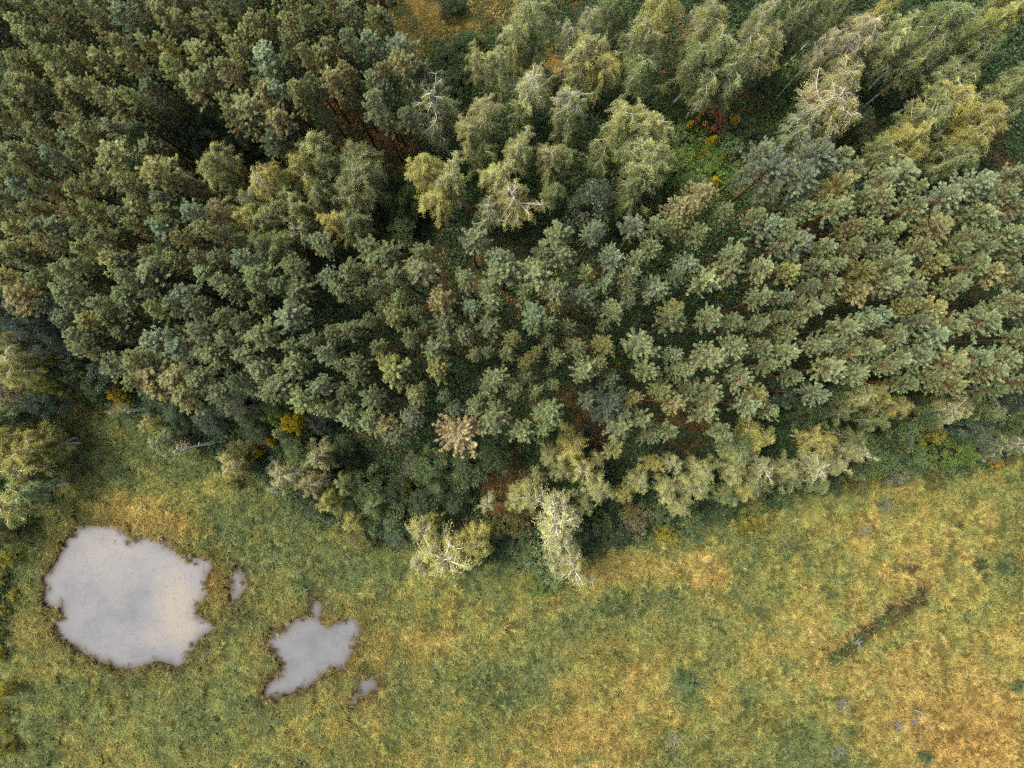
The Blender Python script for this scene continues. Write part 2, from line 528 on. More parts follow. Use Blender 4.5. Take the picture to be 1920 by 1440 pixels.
# ------------------------------------------------------------------ ponds
def water_material():
    m, nt, out = nodes_of("murky_water")
    N, L = nt.nodes, nt.links
    g = N.new("ShaderNodeNewGeometry")
    att = N.new("ShaderNodeAttribute"); att.attribute_name = "silt"
    n1 = N.new("ShaderNodeTexNoise"); n1.inputs['Scale'].default_value = .35; n1.inputs['Detail'].default_value = 9; n1.inputs['Roughness'].default_value = .68
    L.new(g.outputs['Position'], n1.inputs['Vector'])
    add = N.new("ShaderNodeMath"); add.operation = 'MULTIPLY_ADD'; add.inputs[1].default_value = 1.0
    L.new(n1.outputs['Fac'], add.inputs[0]); L.new(att.outputs['Fac'], add.inputs[2])
    cr = N.new("ShaderNodeValToRGB")
    e = cr.color_ramp.elements
    e[0].position = .30; e[0].color = (.080, .086, .089, 1)
    e[1].position = 1.30 if False else .95; e[1].color = (.165, .150, .120, 1)
    k = cr.color_ramp.elements.new(.52); k.color = (.106, .112, .113, 1)
    k = cr.color_ramp.elements.new(.70); k.color = (.130, .130, .122, 1)
    L.new(add.outputs[0], cr.inputs[0])
    # floating specks of duckweed and seed fluff
    n2 = N.new("ShaderNodeTexNoise"); n2.inputs['Scale'].default_value = 9.0; n2.inputs['Detail'].default_value = 3
    L.new(g.outputs['Position'], n2.inputs['Vector'])
    r2 = N.new("ShaderNodeMapRange"); r2.inputs['From Min'].default_value = .63; r2.inputs['From Max'].default_value = .72
    L.new(n2.outputs['Fac'], r2.inputs['Value'])
    mx = N.new("ShaderNodeMix"); mx.data_type = 'RGBA'
    L.new(r2.outputs[0], mx.inputs['Factor']); L.new(cr.outputs[0], mx.inputs['A']); mx.inputs['B'].default_value = (.15, .142, .125, 1)
    n3 = N.new("ShaderNodeTexNoise"); n3.inputs['Scale'].default_value = 5.0; n3.inputs['Detail'].default_value = 4
    L.new(g.outputs['Position'], n3.inputs['Vector'])
    r3 = N.new("ShaderNodeMapRange"); r3.inputs['From Min'].default_value = .56; r3.inputs['From Max'].default_value = .70; r3.inputs['To Max'].default_value = .7
    L.new(n3.outputs['Fac'], r3.inputs['Value'])
    m2 = N.new("ShaderNodeMix"); m2.data_type = 'RGBA'
    L.new(r3.outputs[0], m2.inputs['Factor']); L.new(mx.outputs['Result'], m2.inputs['A']); m2.inputs['B'].default_value = (.070, .073, .074, 1)
    p = N.new("ShaderNodeBsdfPrincipled")
    p.inputs['Roughness'].default_value = .12
    p.inputs['IOR'].default_value = 1.33
    sh = N.new("ShaderNodeAttribute"); sh.attribute_name = "shore"
    ms = N.new("ShaderNodeMath"); ms.operation = 'MULTIPLY_ADD'; ms.inputs[1].default_value = 1.2
    L.new(sh.outputs['Fac'], ms.inputs[0])
    r4 = N.new("ShaderNodeMapRange"); r4.inputs['From Min'].default_value = .3; r4.inputs['From Max'].default_value = .75; r4.inputs['To Min'].default_value = -.45; r4.inputs['To Max'].default_value = .25
    L.new(n1.outputs['Fac'], r4.inputs['Value']); L.new(r4.outputs[0], ms.inputs[2]); ms.use_clamp = True
    m3 = N.new("ShaderNodeMix"); m3.data_type = 'RGBA'
    L.new(ms.outputs[0], m3.inputs['Factor']); L.new(m2.outputs['Result'], m3.inputs['A']); m3.inputs['B'].default_value = (.052, .045, .034, 1)
    L.new(m3.outputs['Result'], p.inputs['Base Color'])
    b = N.new("ShaderNodeBump"); b.inputs['Strength'].default_value = .05; b.inputs['Distance'].default_value = .05
    L.new(n2.outputs['Fac'], b.inputs['Height']); L.new(b.outputs[0], p.inputs['Normal'])
    L.new(p.outputs[0], out.inputs[0])
    return m


M_WATER = water_material()
SILT = [(330, 1120, 40, 62, .50), (220, 1040, 70, 45, .22), (340, 1180, 40, 30, .3), (190, 1000, 30, 30, .1), (285, 1200, 40, 20, .15), (250, 1140, 30, 45, -.12), (310, 1025, 25, 15, -.25), (150, 1150, 60, 50, -.04), (590, 1210, 90, 80, -.12), (443, 1100, 20, 40, -.15), (680, 1290, 40, 40, -.2)]


def make_pond(name, poly, label):
    xs = [q[0] for q in poly]; ys = [q[1] for q in poly]
    X, Y = np.meshgrid(np.arange(min(xs) - .8, max(xs) + .9, .25), np.arange(min(ys) - .8, max(ys) + .9, .25))
    keep = in_poly(X, Y, poly) | (dist_poly(X, Y, poly) < .6)
    cell = keep[:-1, :-1] & keep[1:, :-1] & keep[:-1, 1:] & keep[1:, 1:]
    idx = -np.ones(X.shape, int)
    use = np.zeros(X.shape, bool)
    use[:-1, :-1] |= cell; use[1:, :-1] |= cell; use[:-1, 1:] |= cell; use[1:, 1:] |= cell
    idx[use] = np.arange(use.sum())
    fq = np.stack([idx[:-1, :-1][cell], idx[:-1, 1:][cell], idx[1:, 1:][cell], idx[1:, :-1][cell]], -1)
    me = bpy.data.meshes.new(name)
    me.from_pydata(np.stack([X[use], Y[use], np.full(use.sum(), -.12)], -1).tolist(), [], fq.tolist())
    at = me.attributes.new("silt", 'FLOAT', 'POINT')
    u, v = px_of(X[use], Y[use])
    at.data.foreach_set("value", (blob(u, v, SILT) + .02).astype(np.float32))
    at = me.attributes.new("shore", 'FLOAT', 'POINT')
    ds = dist_poly(X[use], Y[use], poly) * np.where(in_poly(X[use], Y[use], poly), 1, 0)
    at.data.foreach_set("value", np.exp(-ds / .55).astype(np.float32))
    me.materials.append(M_WATER)
    o = bpy.data.objects.new(name, me)
    o["kind"] = "structure"
    o["label"] = label
    COL.objects.link(o)


make_pond("pond_water", PONDS[0], "large round grey and tan murky pond in the meadow")
make_pond("pond_water", PONDS[1], "narrow sliver of water beside the large pond")
make_pond("pond_water", PONDS[2], "small angular grey pond in the meadow")
make_pond("pond_water", PONDS[3], "little wet hollow in the grass beyond the small pond")


# ------------------------------------------------------------------ tree models (each built once, then copied)
def build_pine(h=18.5, R=1.5, cl=6.0, nb=66, nt_=15, nn=20, far=False, fleck=0.10):
    """Scots pine in a close stand: bare orange stem, whorled limbs turning up, tufts of needles"""
    tr = Geo(); cr = Geo()
    wob = RNG.normal(size=2) * .12
    zs = np.linspace(0, h - .3, 9)
    pts = np.stack([wob[0] * np.sin(zs * .25), wob[1] * np.sin(zs * .21 + 1) - wob[1] * math.sin(1), zs], 1)
    tr.tube(pts, np.interp(zs, [0, h * .1, h], [.19, .15, .025]), 7, mi=0)
    cx = lambda z: np.array([np.interp(z, zs, pts[:, 0]), np.interp(z, zs, pts[:, 1]), z])
    lob = RNG.random(5) * 6.28
    P, D, Lg, W, to, fk = [], [], [], [], [], []
    whorls = max(5, int(round(nb / 10)))
    for i in range(nb):
        wv = i % whorls
        t = min(.97, (wv + .15 + .5 * RNG.random()) / whorls)
        z = h - cl + cl * t ** .95
        az = (i // whorls) * 6.283 / math.ceil(nb / whorls) + wv * 1.1 + RNG.normal() * .22 + lob[2]
        prof = (1 - t) ** .72 * (.92 + .55 * t) * (1 + .12 * math.sin(2 * az + lob[0]) + .10 * math.sin(3 * az + lob[1] + 3 * t))
        ln = R * prof * RNG.uniform(.66, 1.18)
        el = .10 + .85 * t
        d = np.array([math.cos(az), math.sin(az), math.tan(el) * .7])
        s = np.linspace(0, 1, 4)
        bp = cx(z)[None] + ln * s[:, None] * np.array([d[0], d[1], 0]) + np.array([0, 0, 1]) * (ln * (d[2] * s + .30 * s ** 2))[:, None]
        tr.tube(bp, np.interp(s, [0, 1], [.030 + .010 * ln, .008]), 3, mi=0)
        btone = RNG.uniform(.80, 1.2)
        yb = RNG.random() < .06
        for k in range(nt_):
            q = RNG.random() ** .75 * .82 + .24
            c = np.array([np.interp(q, s, bp[:, j]) for j in range(3)])
            off = RNG.normal(size=3) * np.array([.085, .085, .06]) * (0.45 + ln * .42) * (1.4 - .85 * q)
            c = c + off
            dirn = unit(np.array([d[0], d[1], .25]) * .9 + off * 1.5)
            n = nn
            nd = unit(dirn[None] * .9 + np.array([0, 0, .50]) + RNG.normal(size=(n, 3)) * .55)
            P.append(np.repeat(c[None], n, 0) + RNG.normal(size=(n, 3)) * .03)
            D.append(nd)
            Lg.append(RNG.uniform(.11, .21, n)); W.append(RNG.uniform(.024, .040, n))
            tt = btone * RNG.uniform(.70, 1.35) * (.68 + .48 * q)  # paler towards the tips: young shoots, plus crown highlights put into the tone
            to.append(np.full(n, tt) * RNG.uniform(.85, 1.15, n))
            pf = (.4 if yb else fleck * .35) * (1.3 - .6 * q)
            fk.append(np.full(n, RNG.uniform(.25, .8) if RNG.random() < pf else 0.0))
    n = 160          # leader
    c = cx(h - .25)
    P.append(c[None] + RNG.normal(size=(n, 3)) * .14); D.append(unit(RNG.normal(size=(n, 3)) + np.array([0, 0, .9])))
    Lg.append(RNG.uniform(.15, .28, n)); W.append(RNG.uniform(.03, .05, n)); to.append(RNG.uniform(.9, 1.25, n)); fk.append(np.zeros(n))
    tgt = tr if far else cr
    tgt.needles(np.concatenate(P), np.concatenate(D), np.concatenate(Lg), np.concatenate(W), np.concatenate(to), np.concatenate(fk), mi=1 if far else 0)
    if far:
        return tr.mesh("pine_tree_far", [M_PINEBARK, M_NEEDLE_S])
    return tr.mesh("pine_trunk", [M_PINEBARK]), cr.mesh("pine_crown", [M_NEEDLE])


def build_birch(h=15.0, R=2.3, cl=8.5, nb=36, bare=0.0, twigs=11, nl=64, fleck=.05):
    """birch: white stem, ascending limbs, drooping twigs hung with small leaves"""
    tr = Geo(); cr = Geo()
    wob = RNG.normal(size=2) * .35
    zs = np.linspace(0, h, 10)
    pts = np.stack([wob[0] * np.sin(zs * .22), wob[1] * (np.sin(zs * .19 + .6) - math.sin(.6)), zs], 1)
    tr.tube(pts, np.interp(zs, [0, h * .5, h], [.15, .10 + .03 * bare, .018]), 7)
    P, D, to, fk = [], [], [], []
    lob = RNG.random(4) * 6.28
    for i in range(nb):
        t = (i + RNG.random()) / nb
        z = h - cl + cl * t * .96
        base = np.array([np.interp(z, zs, pts[:, 0]), np.interp(z, zs, pts[:, 1]), z])
        az = i * 2.399 + RNG.normal() * .4
        prof = (1 - t) ** .6 * (.55 + 1.05 * t) * (1 + .25 * math.sin(2 * az + lob[0] + 2 * t) + .2 * math.sin(3 * az + lob[1]))
        ln = max(.35, R * prof * RNG.uniform(.65, 1.2))
        rise = RNG.uniform(.75, 1.25) * (1.0 + .5 * t)
        s = np.linspace(0, 1, 6)
        kx = RNG.normal(size=2) * .12 * ln
        bp = base[None] + np.stack([math.cos(az) * ln * s + kx[0] * np.sin(3 * s), math.sin(az) * ln * s + kx[1] * np.sin(3 * s),
                                    ln * (rise * s - (.55 if bare < .5 else .30) * rise * s ** 2)], 1)
        r0 = (.022 + .013 * ln) * (1 + .35 * bare)
        tr.tube(bp, np.interp(s, [0, 1], [r0, .010 + .003 * bare]), 4)
        btone = RNG.uniform(.75, 1.25)
        for k in range(twigs):
            q = RNG.uniform(.30, 1.0)
            c = np.array([np.interp(q, s, bp[:, j]) for j in range(3)])
            d0 = unit(np.array([math.cos(az), math.sin(az), 0]) * .8 + RNG.normal(size=3) * .7)
            tl = RNG.uniform(.45, 1.0) * (.6 + .25 * R)
            ts = np.linspace(0, 1, 4)
            tp = c[None] + tl * ts[:, None] * d0[None] * .75 - np.array([0, 0, 1]) * (tl * .75 * ts ** 2)[:, None]
            if k % 2 == 0 or bare > .3:
                tr.tube(tp, np.interp(ts, [0, 1], [.010 + .004 * bare, .005 + .001 * bare]), 3)
            n = int(nl * (1 - .45 * bare) * RNG.uniform(.6, 1.3))
            w = RNG.random(n) ** .8
            pp = np.stack([np.interp(w, ts, tp[:, j]) for j in range(3)], 1) + RNG.normal(size=(n, 3)) * .10 - np.array([0, 0, .05 + .22 * bare])
            P.append(pp)
            D.append(unit(RNG.normal(size=(n, 3)) + d0[None] * .5 - np.array([0, 0, .5])))
            to.append(btone * RNG.uniform(.75, 1.3) * RNG.uniform(.8, 1.2, n))
            fk.append((RNG.random(n) < (fleck if RNG.random() > .06 else .5)).astype(float) * .8)
    P = np.concatenate(P); n = len(P)
    cr.leaves(P, np.concatenate(D), RNG.uniform(.075, .13, n), RNG.uniform(.05, .085, n), np.concatenate(to), np.concatenate(fk), up=.6)
    return tr.mesh("birch_trunk", [M_WHITELIMB if bare > .3 else M_BIRCHBARK]), cr.mesh("birch_crown", [M_LEAF])


def build_dome(h=8.0, R=2.4, clumps=70, nl=85, leaf=.15, stems=1, low=.35, fleck=.012, bark=None):
    """broadleaf tree or bush: leafy clumps on limbs that fan out from the stem(s)"""
    tr = Geo(); cr = Geo()
    P, D, to, fk = [], [], [], []
    feet = [np.zeros(3)] if stems == 1 else [np.append(RNG.normal(size=2) * R * .12, 0) for _ in range(stems)]
    if stems == 1:
        zs = np.linspace(0, h * .8, 6)
        tr.tube(np.stack([.1 * np.sin(zs * .6), .1 * np.cos(zs * .5) - .1, zs], 1), np.interp(zs, [0, h * .8], [.03 * h ** .8, .03]), 7)
    lob = RNG.random(4) * 6.28
    for i in range(clumps):
        cz = 1 - (i + .5) / clumps * (1.0)                 # 1 top .. 0 rim
        az = i * 2.399 + RNG.normal() * .3
        rr = math.sqrt(max(0, 1 - cz ** 2)) * RNG.uniform(.5, 1.12) * (1 + .22 * math.sin(2 * az + lob[0]) + .14 * math.sin(3 * az + lob[1]))
        zz = h * (low + (1 - low) * (cz ** .9)) * RNG.uniform(.70, 1.08)
        c = np.array([R * rr * math.cos(az), R * rr * math.sin(az), zz])
        f = feet[i % len(feet)]
        st = f + np.array([0, 0, h * .25 if stems == 1 else 0.0])
        s = np.linspace(0, 1, 4)[:, None]
        br = st + (c - st) * s + np.array([0, 0, 1]) * (.12 * h * np.sin(s * 3.14))
        tr.tube(br, np.interp(s[:, 0], [0, 1], [.006 * h + .008, .008]), 3)
        cs = R * RNG.uniform(.12, .27)
        n = int(nl * RNG.uniform(.7, 1.3))
        dv = unit(RNG.normal(size=(n, 3)) + np.array([0, 0, .35]))
        P.append(c + dv * cs * (RNG.random((n, 1)) ** .45) * np.array([1, 1, .75]))
        D.append(unit(dv + RNG.normal(size=(n, 3)) * .8))
        to.append(RNG.uniform(.72, 1.25) * RNG.uniform(.8, 1.2, n))
        fk.append((RNG.random(n) < (fleck if RNG.random() > .03 else .2)).astype(float) * .8)
    P = np.concatenate(P); n = len(P)
    cr.leaves(P, np.concatenate(D), RNG.uniform(.8, 1.3, n) * leaf, RNG.uniform(.55, .85, n) * leaf, np.concatenate(to), np.concatenate(fk), up=.9)
    return tr.mesh("broadleaf_stems", [bark or M_BARK]), cr.mesh("broadleaf_foliage", [M_LEAF])


PINES = [build_pine(18.5, 1.5, RNG.uniform(4.0, 5.3), fleck=f) for f in (.05, .08, .12, .06, .16, .09, .10, .2)]
BIG_PINES = [build_pine(18.5, 3.0, 5.0, nb=80, nt_=34, nn=18, fleck=.08) for _ in range(3)]
FAR_PINES = [build_pine(18.5, 1.5, 4.6, nt_=16, far=True) for _ in range(3)]
BIRCHES = [build_birch(15, 2.3, RNG.uniform(7, 9)) for _ in range(5)]
WHITE_BIRCHES = [build_birch(15, 2.5, 7.5, nb=28, bare=.65, twigs=12, nl=64) for _ in range(3)]
EDGE_BIRCHES = [build_birch(10, 1.9, 6.5, nb=28, twigs=11, nl=58, fleck=.06) for _ in range(3)]
EDGE_WHITE = [build_birch(10, 2.0, 5.5, nb=24, bare=.62, twigs=12, nl=56) for _ in range(2)]
DOMES = [build_dome(8, 2.4, 76, 95) for _ in range(4)]
BUSHES = [build_dome(3, 1.6, 46, 85, leaf=.13, stems=6, low=.12) for _ in range(4)]
AIRY = [build_dome(3, 1.6, 17, 45, leaf=.15, stems=5, low=.3, fleck=.12) for _ in range(2)]

# ------------------------------------------------------------------ what stands where: crown centres read off the photograph (tile pixels x3), width, look
TINT = {'g': (.216, .262, .122), 'b': (.204, .264, .146), 'y': (.266, .276, .098), 'o': (.242, .268, .106), 'w': (.262, .252, .108), 'd': (.134, .176, .086)}  # 'd' is for dim lower crowns, their shade put into the tint
PINE_TILES = {
    (0, 0): [(60, 90, 130), (170, 30, 140), (150, 150, 150), (230, 210, 140), (320, 80, 130), (430, 140, 140), (500, 60, 120), (610, 30, 130), (620, 200, 150, 'w'), (740, 140, 190, 'b'),
             (660, 260, 130), (760, 330, 140), (560, 340, 140, 'o'), (470, 300, 140, 'o'), (850, 230, 140), (920, 80, 150), (990, 140, 130), (870, 420, 130, 'd'), (945, 260, 120, 'y'), (1000, 400, 150, 'o'),
             (1130, 310, 190), (1100, 480, 160), (1170, 130, 140), (1280, 80, 140), (1330, 160, 130), (1290, 220, 130), (1220, 50, 120), (1480, 90, 140), (1420, 200, 140), (1505, 230, 100, 'y'), (1540, 120, 130),
             (1340, 290, 130), (1660, 30, 140), (1700, 110, 140), (1640, 170, 140), (1820, 150, 140), (1850, 50, 130), (1650, 270, 140), (1730, 310, 130), (1830, 340, 150), (1890, 240, 140), (1890, 430, 170, 'w'),
             (1480, 390, 200, 'b'), (1300, 430, 150), (1360, 600, 210), (1310, 530, 150), (1420, 700, 170), (1560, 480, 160, 'b'), (1530, 550, 150, 'w'), (1580, 630, 160, 'w'), (1650, 500, 130), (1700, 560, 130, 'o'), (1310, 660, 140),
             (90, 330, 140, 'y'), (180, 330, 140, 'o'), (270, 350, 130), (390, 330, 120), (30, 400, 130, 'b'), (140, 490, 190), (210, 560, 150), (330, 450, 140), (420, 530, 160, 'y'), (510, 450, 150), (570, 530, 130),
             (660, 610, 150), (700, 530, 130), (790, 600, 130, 'd'), (50, 560, 130), (120, 620, 140), (40, 700, 140, 'o'), (370, 610, 140), (250, 770, 140), (390, 690, 140, 'w'), (480, 760, 180), (570, 730, 140, 'd'), (790, 730, 150, 'd'),
             (140, 850, 140), (190, 930, 150), (310, 920, 150, 'b'), (120, 1050, 150, 'b'), (660, 880, 200), (900, 930, 210, 'y'), (590, 1010, 140), (740, 1040, 180), (430, 1050, 140), (530, 1030, 120), (280, 1080, 130),
             (230, 1180, 150), (560, 1170, 150), (420, 1200, 120, 'y'), (360, 1280, 150, 'b'), (150, 1300, 150), (760, 1170, 150), (900, 1170, 140), (780, 1260, 120), (600, 1310, 150), (870, 1320, 140, 'b'), (1060, 1200, 170, 'b'),
             (1030, 1340, 130, 'y'), (130, 1400, 140), (270, 1380, 130), (490, 1390, 130), (930, 1080, 150, 'b'), (680, 1410, 130, 'b'), (850, 1410, 120), (1130, 1290, 140), (50, 1230, 130, 'o'), (40, 60, 120), (70, 990, 130), (490, 900, 130)],
    (640, 0): [(60, 70, 140), (180, 90, 150, 'o'), (240, 140, 130), (60, 230, 130), (180, 290, 150, 'b'), (310, 260, 180, 'b'), (220, 400, 150, 'w'), (340, 380, 160, 'w'), (170, 460, 130), (190, 600, 160), (230, 530, 130, 'b'), (250, 660, 140),
               (20, 400, 120, 'w'), (20, 530, 120, 'w'), (720, 1360, 170, 'b'), (900, 1400, 150, 'b'), (1080, 1390, 150), (1280, 1310, 220), (1420, 1320, 170, 'b'), (1230, 1410, 140), (1650, 1310, 170, 'b'), (1780, 1280, 130), (1730, 1390, 130),
               (1520, 1420, 130), (1880, 1170, 160, 'w'), (1890, 1300, 150, 'o'), (130, 1410, 150), (290, 1410, 150), (450, 1410, 130)],
    (1280, 0): [(600, 1090, 180, 'b'), (680, 1010, 200, 'b'), (880, 1050, 190, 'y'), (1230, 960, 200), (1150, 1020, 150), (820, 1180, 170), (120, 1080, 180, 'w'), (60, 1170, 150, 'w'), (280, 1380, 160), (60, 1330, 150),
                (920, 1290, 120, 'w'), (1130, 1170, 180), (1290, 1180, 150), (1430, 1110, 190, 'b'), (1640, 990, 190, 'b'), (1800, 1080, 150), (1690, 1130, 150, 'b'), (1640, 1210, 170), (1890, 970, 170), (1850, 1190, 150),
                (1430, 1300, 200, 'o'), (1310, 1390, 150, 'o'), (1110, 1390, 150), (960, 1400, 130), (810, 1410, 130), (1590, 1320, 140), (1700, 1290, 150), (1830, 1330, 150), (1720, 1410, 140), (1560, 1410, 130), (680, 1330, 190, 'b'), (450, 1290, 190, 'b'),
                (580, 1390, 160), (400, 1210, 130), (1880, 1410, 130)],
    (0, 480): [(160, 30, 130), (60, 150, 150, 'y'), (130, 190, 190, 'w'), (260, 130, 140), (400, 170, 200), (560, 60, 170, 'y'), (440, 30, 140), (720, 30, 130), (850, 130, 200), (780, 210, 140), (680, 130, 140), (900, 30, 140), (1030, 60, 140, 'o'),
               (1150, 100, 130), (1240, 140, 130), (1370, 60, 160, 'b'), (1490, 50, 190), (1640, 60, 150), (1230, 30, 130), (1350, 200, 150), (1470, 180, 130), (1560, 170, 130), (1700, 190, 170), (1820, 100, 150, 'b'), (1900, 170, 130),
               (1060, 220, 200, 'b'), (1140, 290, 140, 'b'), (1260, 330, 140), (1380, 370, 130), (1650, 340, 200, 'b'), (870, 320, 140, 'o'), (1000, 320, 140), (920, 440, 180, 'b'), (1120, 440, 170), (1280, 460, 150), (1480, 450, 190),
               (640, 350, 180, 'o'), (490, 370, 160, 'y'), (380, 300, 150, 'b'), (700, 260, 150), (560, 260, 140), (450, 470, 170), (540, 540, 170, 'o'), (1050, 540, 190, 'b'), (690, 570, 180), (820, 590, 190, 'o'), (1260, 570, 180), (1390, 600, 170),
               (900, 660, 220, 'w'), (1010, 720, 230, 'w'), (1040, 820, 170, 'o'), (1440, 660, 190), (1550, 700, 200), (1700, 600, 180), (1640, 510, 120), (1740, 470, 120), (1840, 580, 150, 'b'), (1880, 420, 130), (1800, 710, 150, 'b'),
               (1730, 810, 170, 'o'), (1560, 770, 150), (1860, 880, 140), (1600, 640, 120), (760, 690, 150, 'o'), (850, 740, 150, 'y')],
    (640, 480): [(60, 80, 180), (190, 60, 180), (330, 100, 160), (470, 90, 190), (560, 200, 160, 'w'), (700, 130, 140), (20, 220, 120), (110, 215, 110, 'o'), (200, 170, 120), (320, 230, 110), (230, 290, 130, 'd'), (420, 320, 110), (570, 350, 190),
                 (480, 400, 100, 'd'), (260, 370, 150, 'o'), (155, 360, 90), (50, 430, 150), (380, 460, 120), (210, 510, 110, 'o'), (550, 510, 170), (700, 450, 130), (720, 285, 130, 'b'), (850, 250, 170), (820, 170, 140), (850, 390, 170), (1020, 200, 120),
                 (890, 60, 200), (1090, 80, 200), (1180, 150, 190), (1380, 90, 110, 'o'), (1350, 240, 150, 'b'), (1470, 160, 130, 'b'), (1420, 300, 110, 'd'), (1520, 30, 150, 'b'), (1620, 110, 130), (1750, 160, 150, 'b'), (1660, 30, 120), (1890, 110, 120, 'b'),
                 (1620, 190, 120), (1510, 260, 150), (1630, 260, 80, 'b'), (1200, 270, 110, 'y'), (1040, 340, 190, 'b'), (1160, 370, 110), (1080, 410, 110), (1280, 390, 120, 'd'), (955, 470, 110, 'y'), (1160, 480, 90), (1100, 530, 90, 'y'), (930, 560, 110),
                 (830, 545, 90), (750, 545, 95), (1050, 590, 120, 'y'), (1215, 555, 120), (1310, 500, 140), (1460, 500, 150, 'y'), (1440, 610, 110, 'o'), (1500, 700, 130, 'd'), (1350, 680, 160), (1182, 725, 85), (1160, 640, 75, 'd'), (1045, 680, 110),
                 (840, 660, 180), (820, 740, 120), (960, 750, 125), (1095, 760, 110), (545, 660, 155, 'y'), (270, 630, 210, 'y'), (350, 690, 130, 'd'), (90, 580, 140), (20, 610, 120), (80, 700, 140), (180, 800, 190), (420, 790, 150, 'o'), (565, 785, 85),
                 (640, 860, 115, 'b'), (750, 830, 130), (890, 880, 190), (1020, 985, 155), (1130, 910, 160), (1230, 880, 150), (1130, 980, 120), (1370, 820, 110, 'b'), (1650, 800, 110, 'y'), (1590, 890, 90), (1700, 900, 140), (1820, 980, 130),
                 (1560, 1020, 170), (1740, 1010, 140, 'd'), (1830, 830, 150, 'w'), (1830, 740, 160, 'o'), (1880, 650, 130), (1850, 560, 120, 'b'), (1700, 640, 150), (1680, 510, 190), (1850, 420, 160), (1850, 290, 170, 'y'), (20, 780, 130), (60, 900, 150),
                 (150, 940, 140), (240, 920, 140, 'w'), (390, 920, 170, 'b'), (350, 1010, 160), (280, 1000, 130), (1530, 1090, 130, 'o'), (1480, 400, 90, 'd')],
    (1280, 480): [(60, 60, 170, 'b'), (240, 60, 170), (410, 80, 150), (590, 70, 160, 'y'), (700, 70, 100, 'b'), (770, 70, 120), (1000, 80, 170, 'y'), (870, 20, 140), (1200, 30, 190), (1420, 70, 150, 'y'), (1620, 40, 190), (1850, 90, 170), (1710, 130, 170, 'w'),
                  (1560, 180, 170), (1160, 150, 170), (830, 170, 130), (720, 190, 120), (560, 220, 100, 'b'), (430, 240, 150), (140, 180, 190), (980, 220, 150, 'w'), (790, 260, 110), (690, 300, 150), (1340, 210, 180), (1110, 300, 150, 'b'), (1380, 300, 180, 'y'),
                  (1260, 270, 110, 'y'), (930, 370, 190), (620, 350, 120), (545, 340, 90), (580, 430, 130), (420, 380, 120), (280, 370, 130), (120, 360, 190), (1640, 370, 190), (1500, 380, 170), (1850, 300, 150), (1200, 440, 170), (1060, 370, 130, 'b'),
                  (1440, 470, 180, 'b'), (740, 500, 150), (850, 500, 100, 'b'), (440, 520, 130), (300, 520, 150), (130, 560, 200), (590, 560, 150), (930, 540, 120, 'o'), (1040, 530, 130), (1220, 540, 170), (370, 690, 170), (260, 620, 130, 'd'), (480, 620, 120),
                  (600, 670, 110), (130, 750, 190), (430, 780, 150, 'y'), (350, 830, 150, 'b'), (120, 880, 150), (230, 930, 140), (830, 640, 180), (980, 640, 140), (1130, 610, 140), (1330, 600, 160, 'b'), (1540, 600, 190, 'o'), (1530, 700, 170, 'o'), (1750, 650, 180),
                  (1860, 600, 150), (1790, 530, 140), (1880, 720, 140), (730, 760, 150, 'b'), (20, 640, 130), (1640, 540, 150, 'b'), (1020, 450, 150), (930, 460, 120), (30, 760, 120)],
}
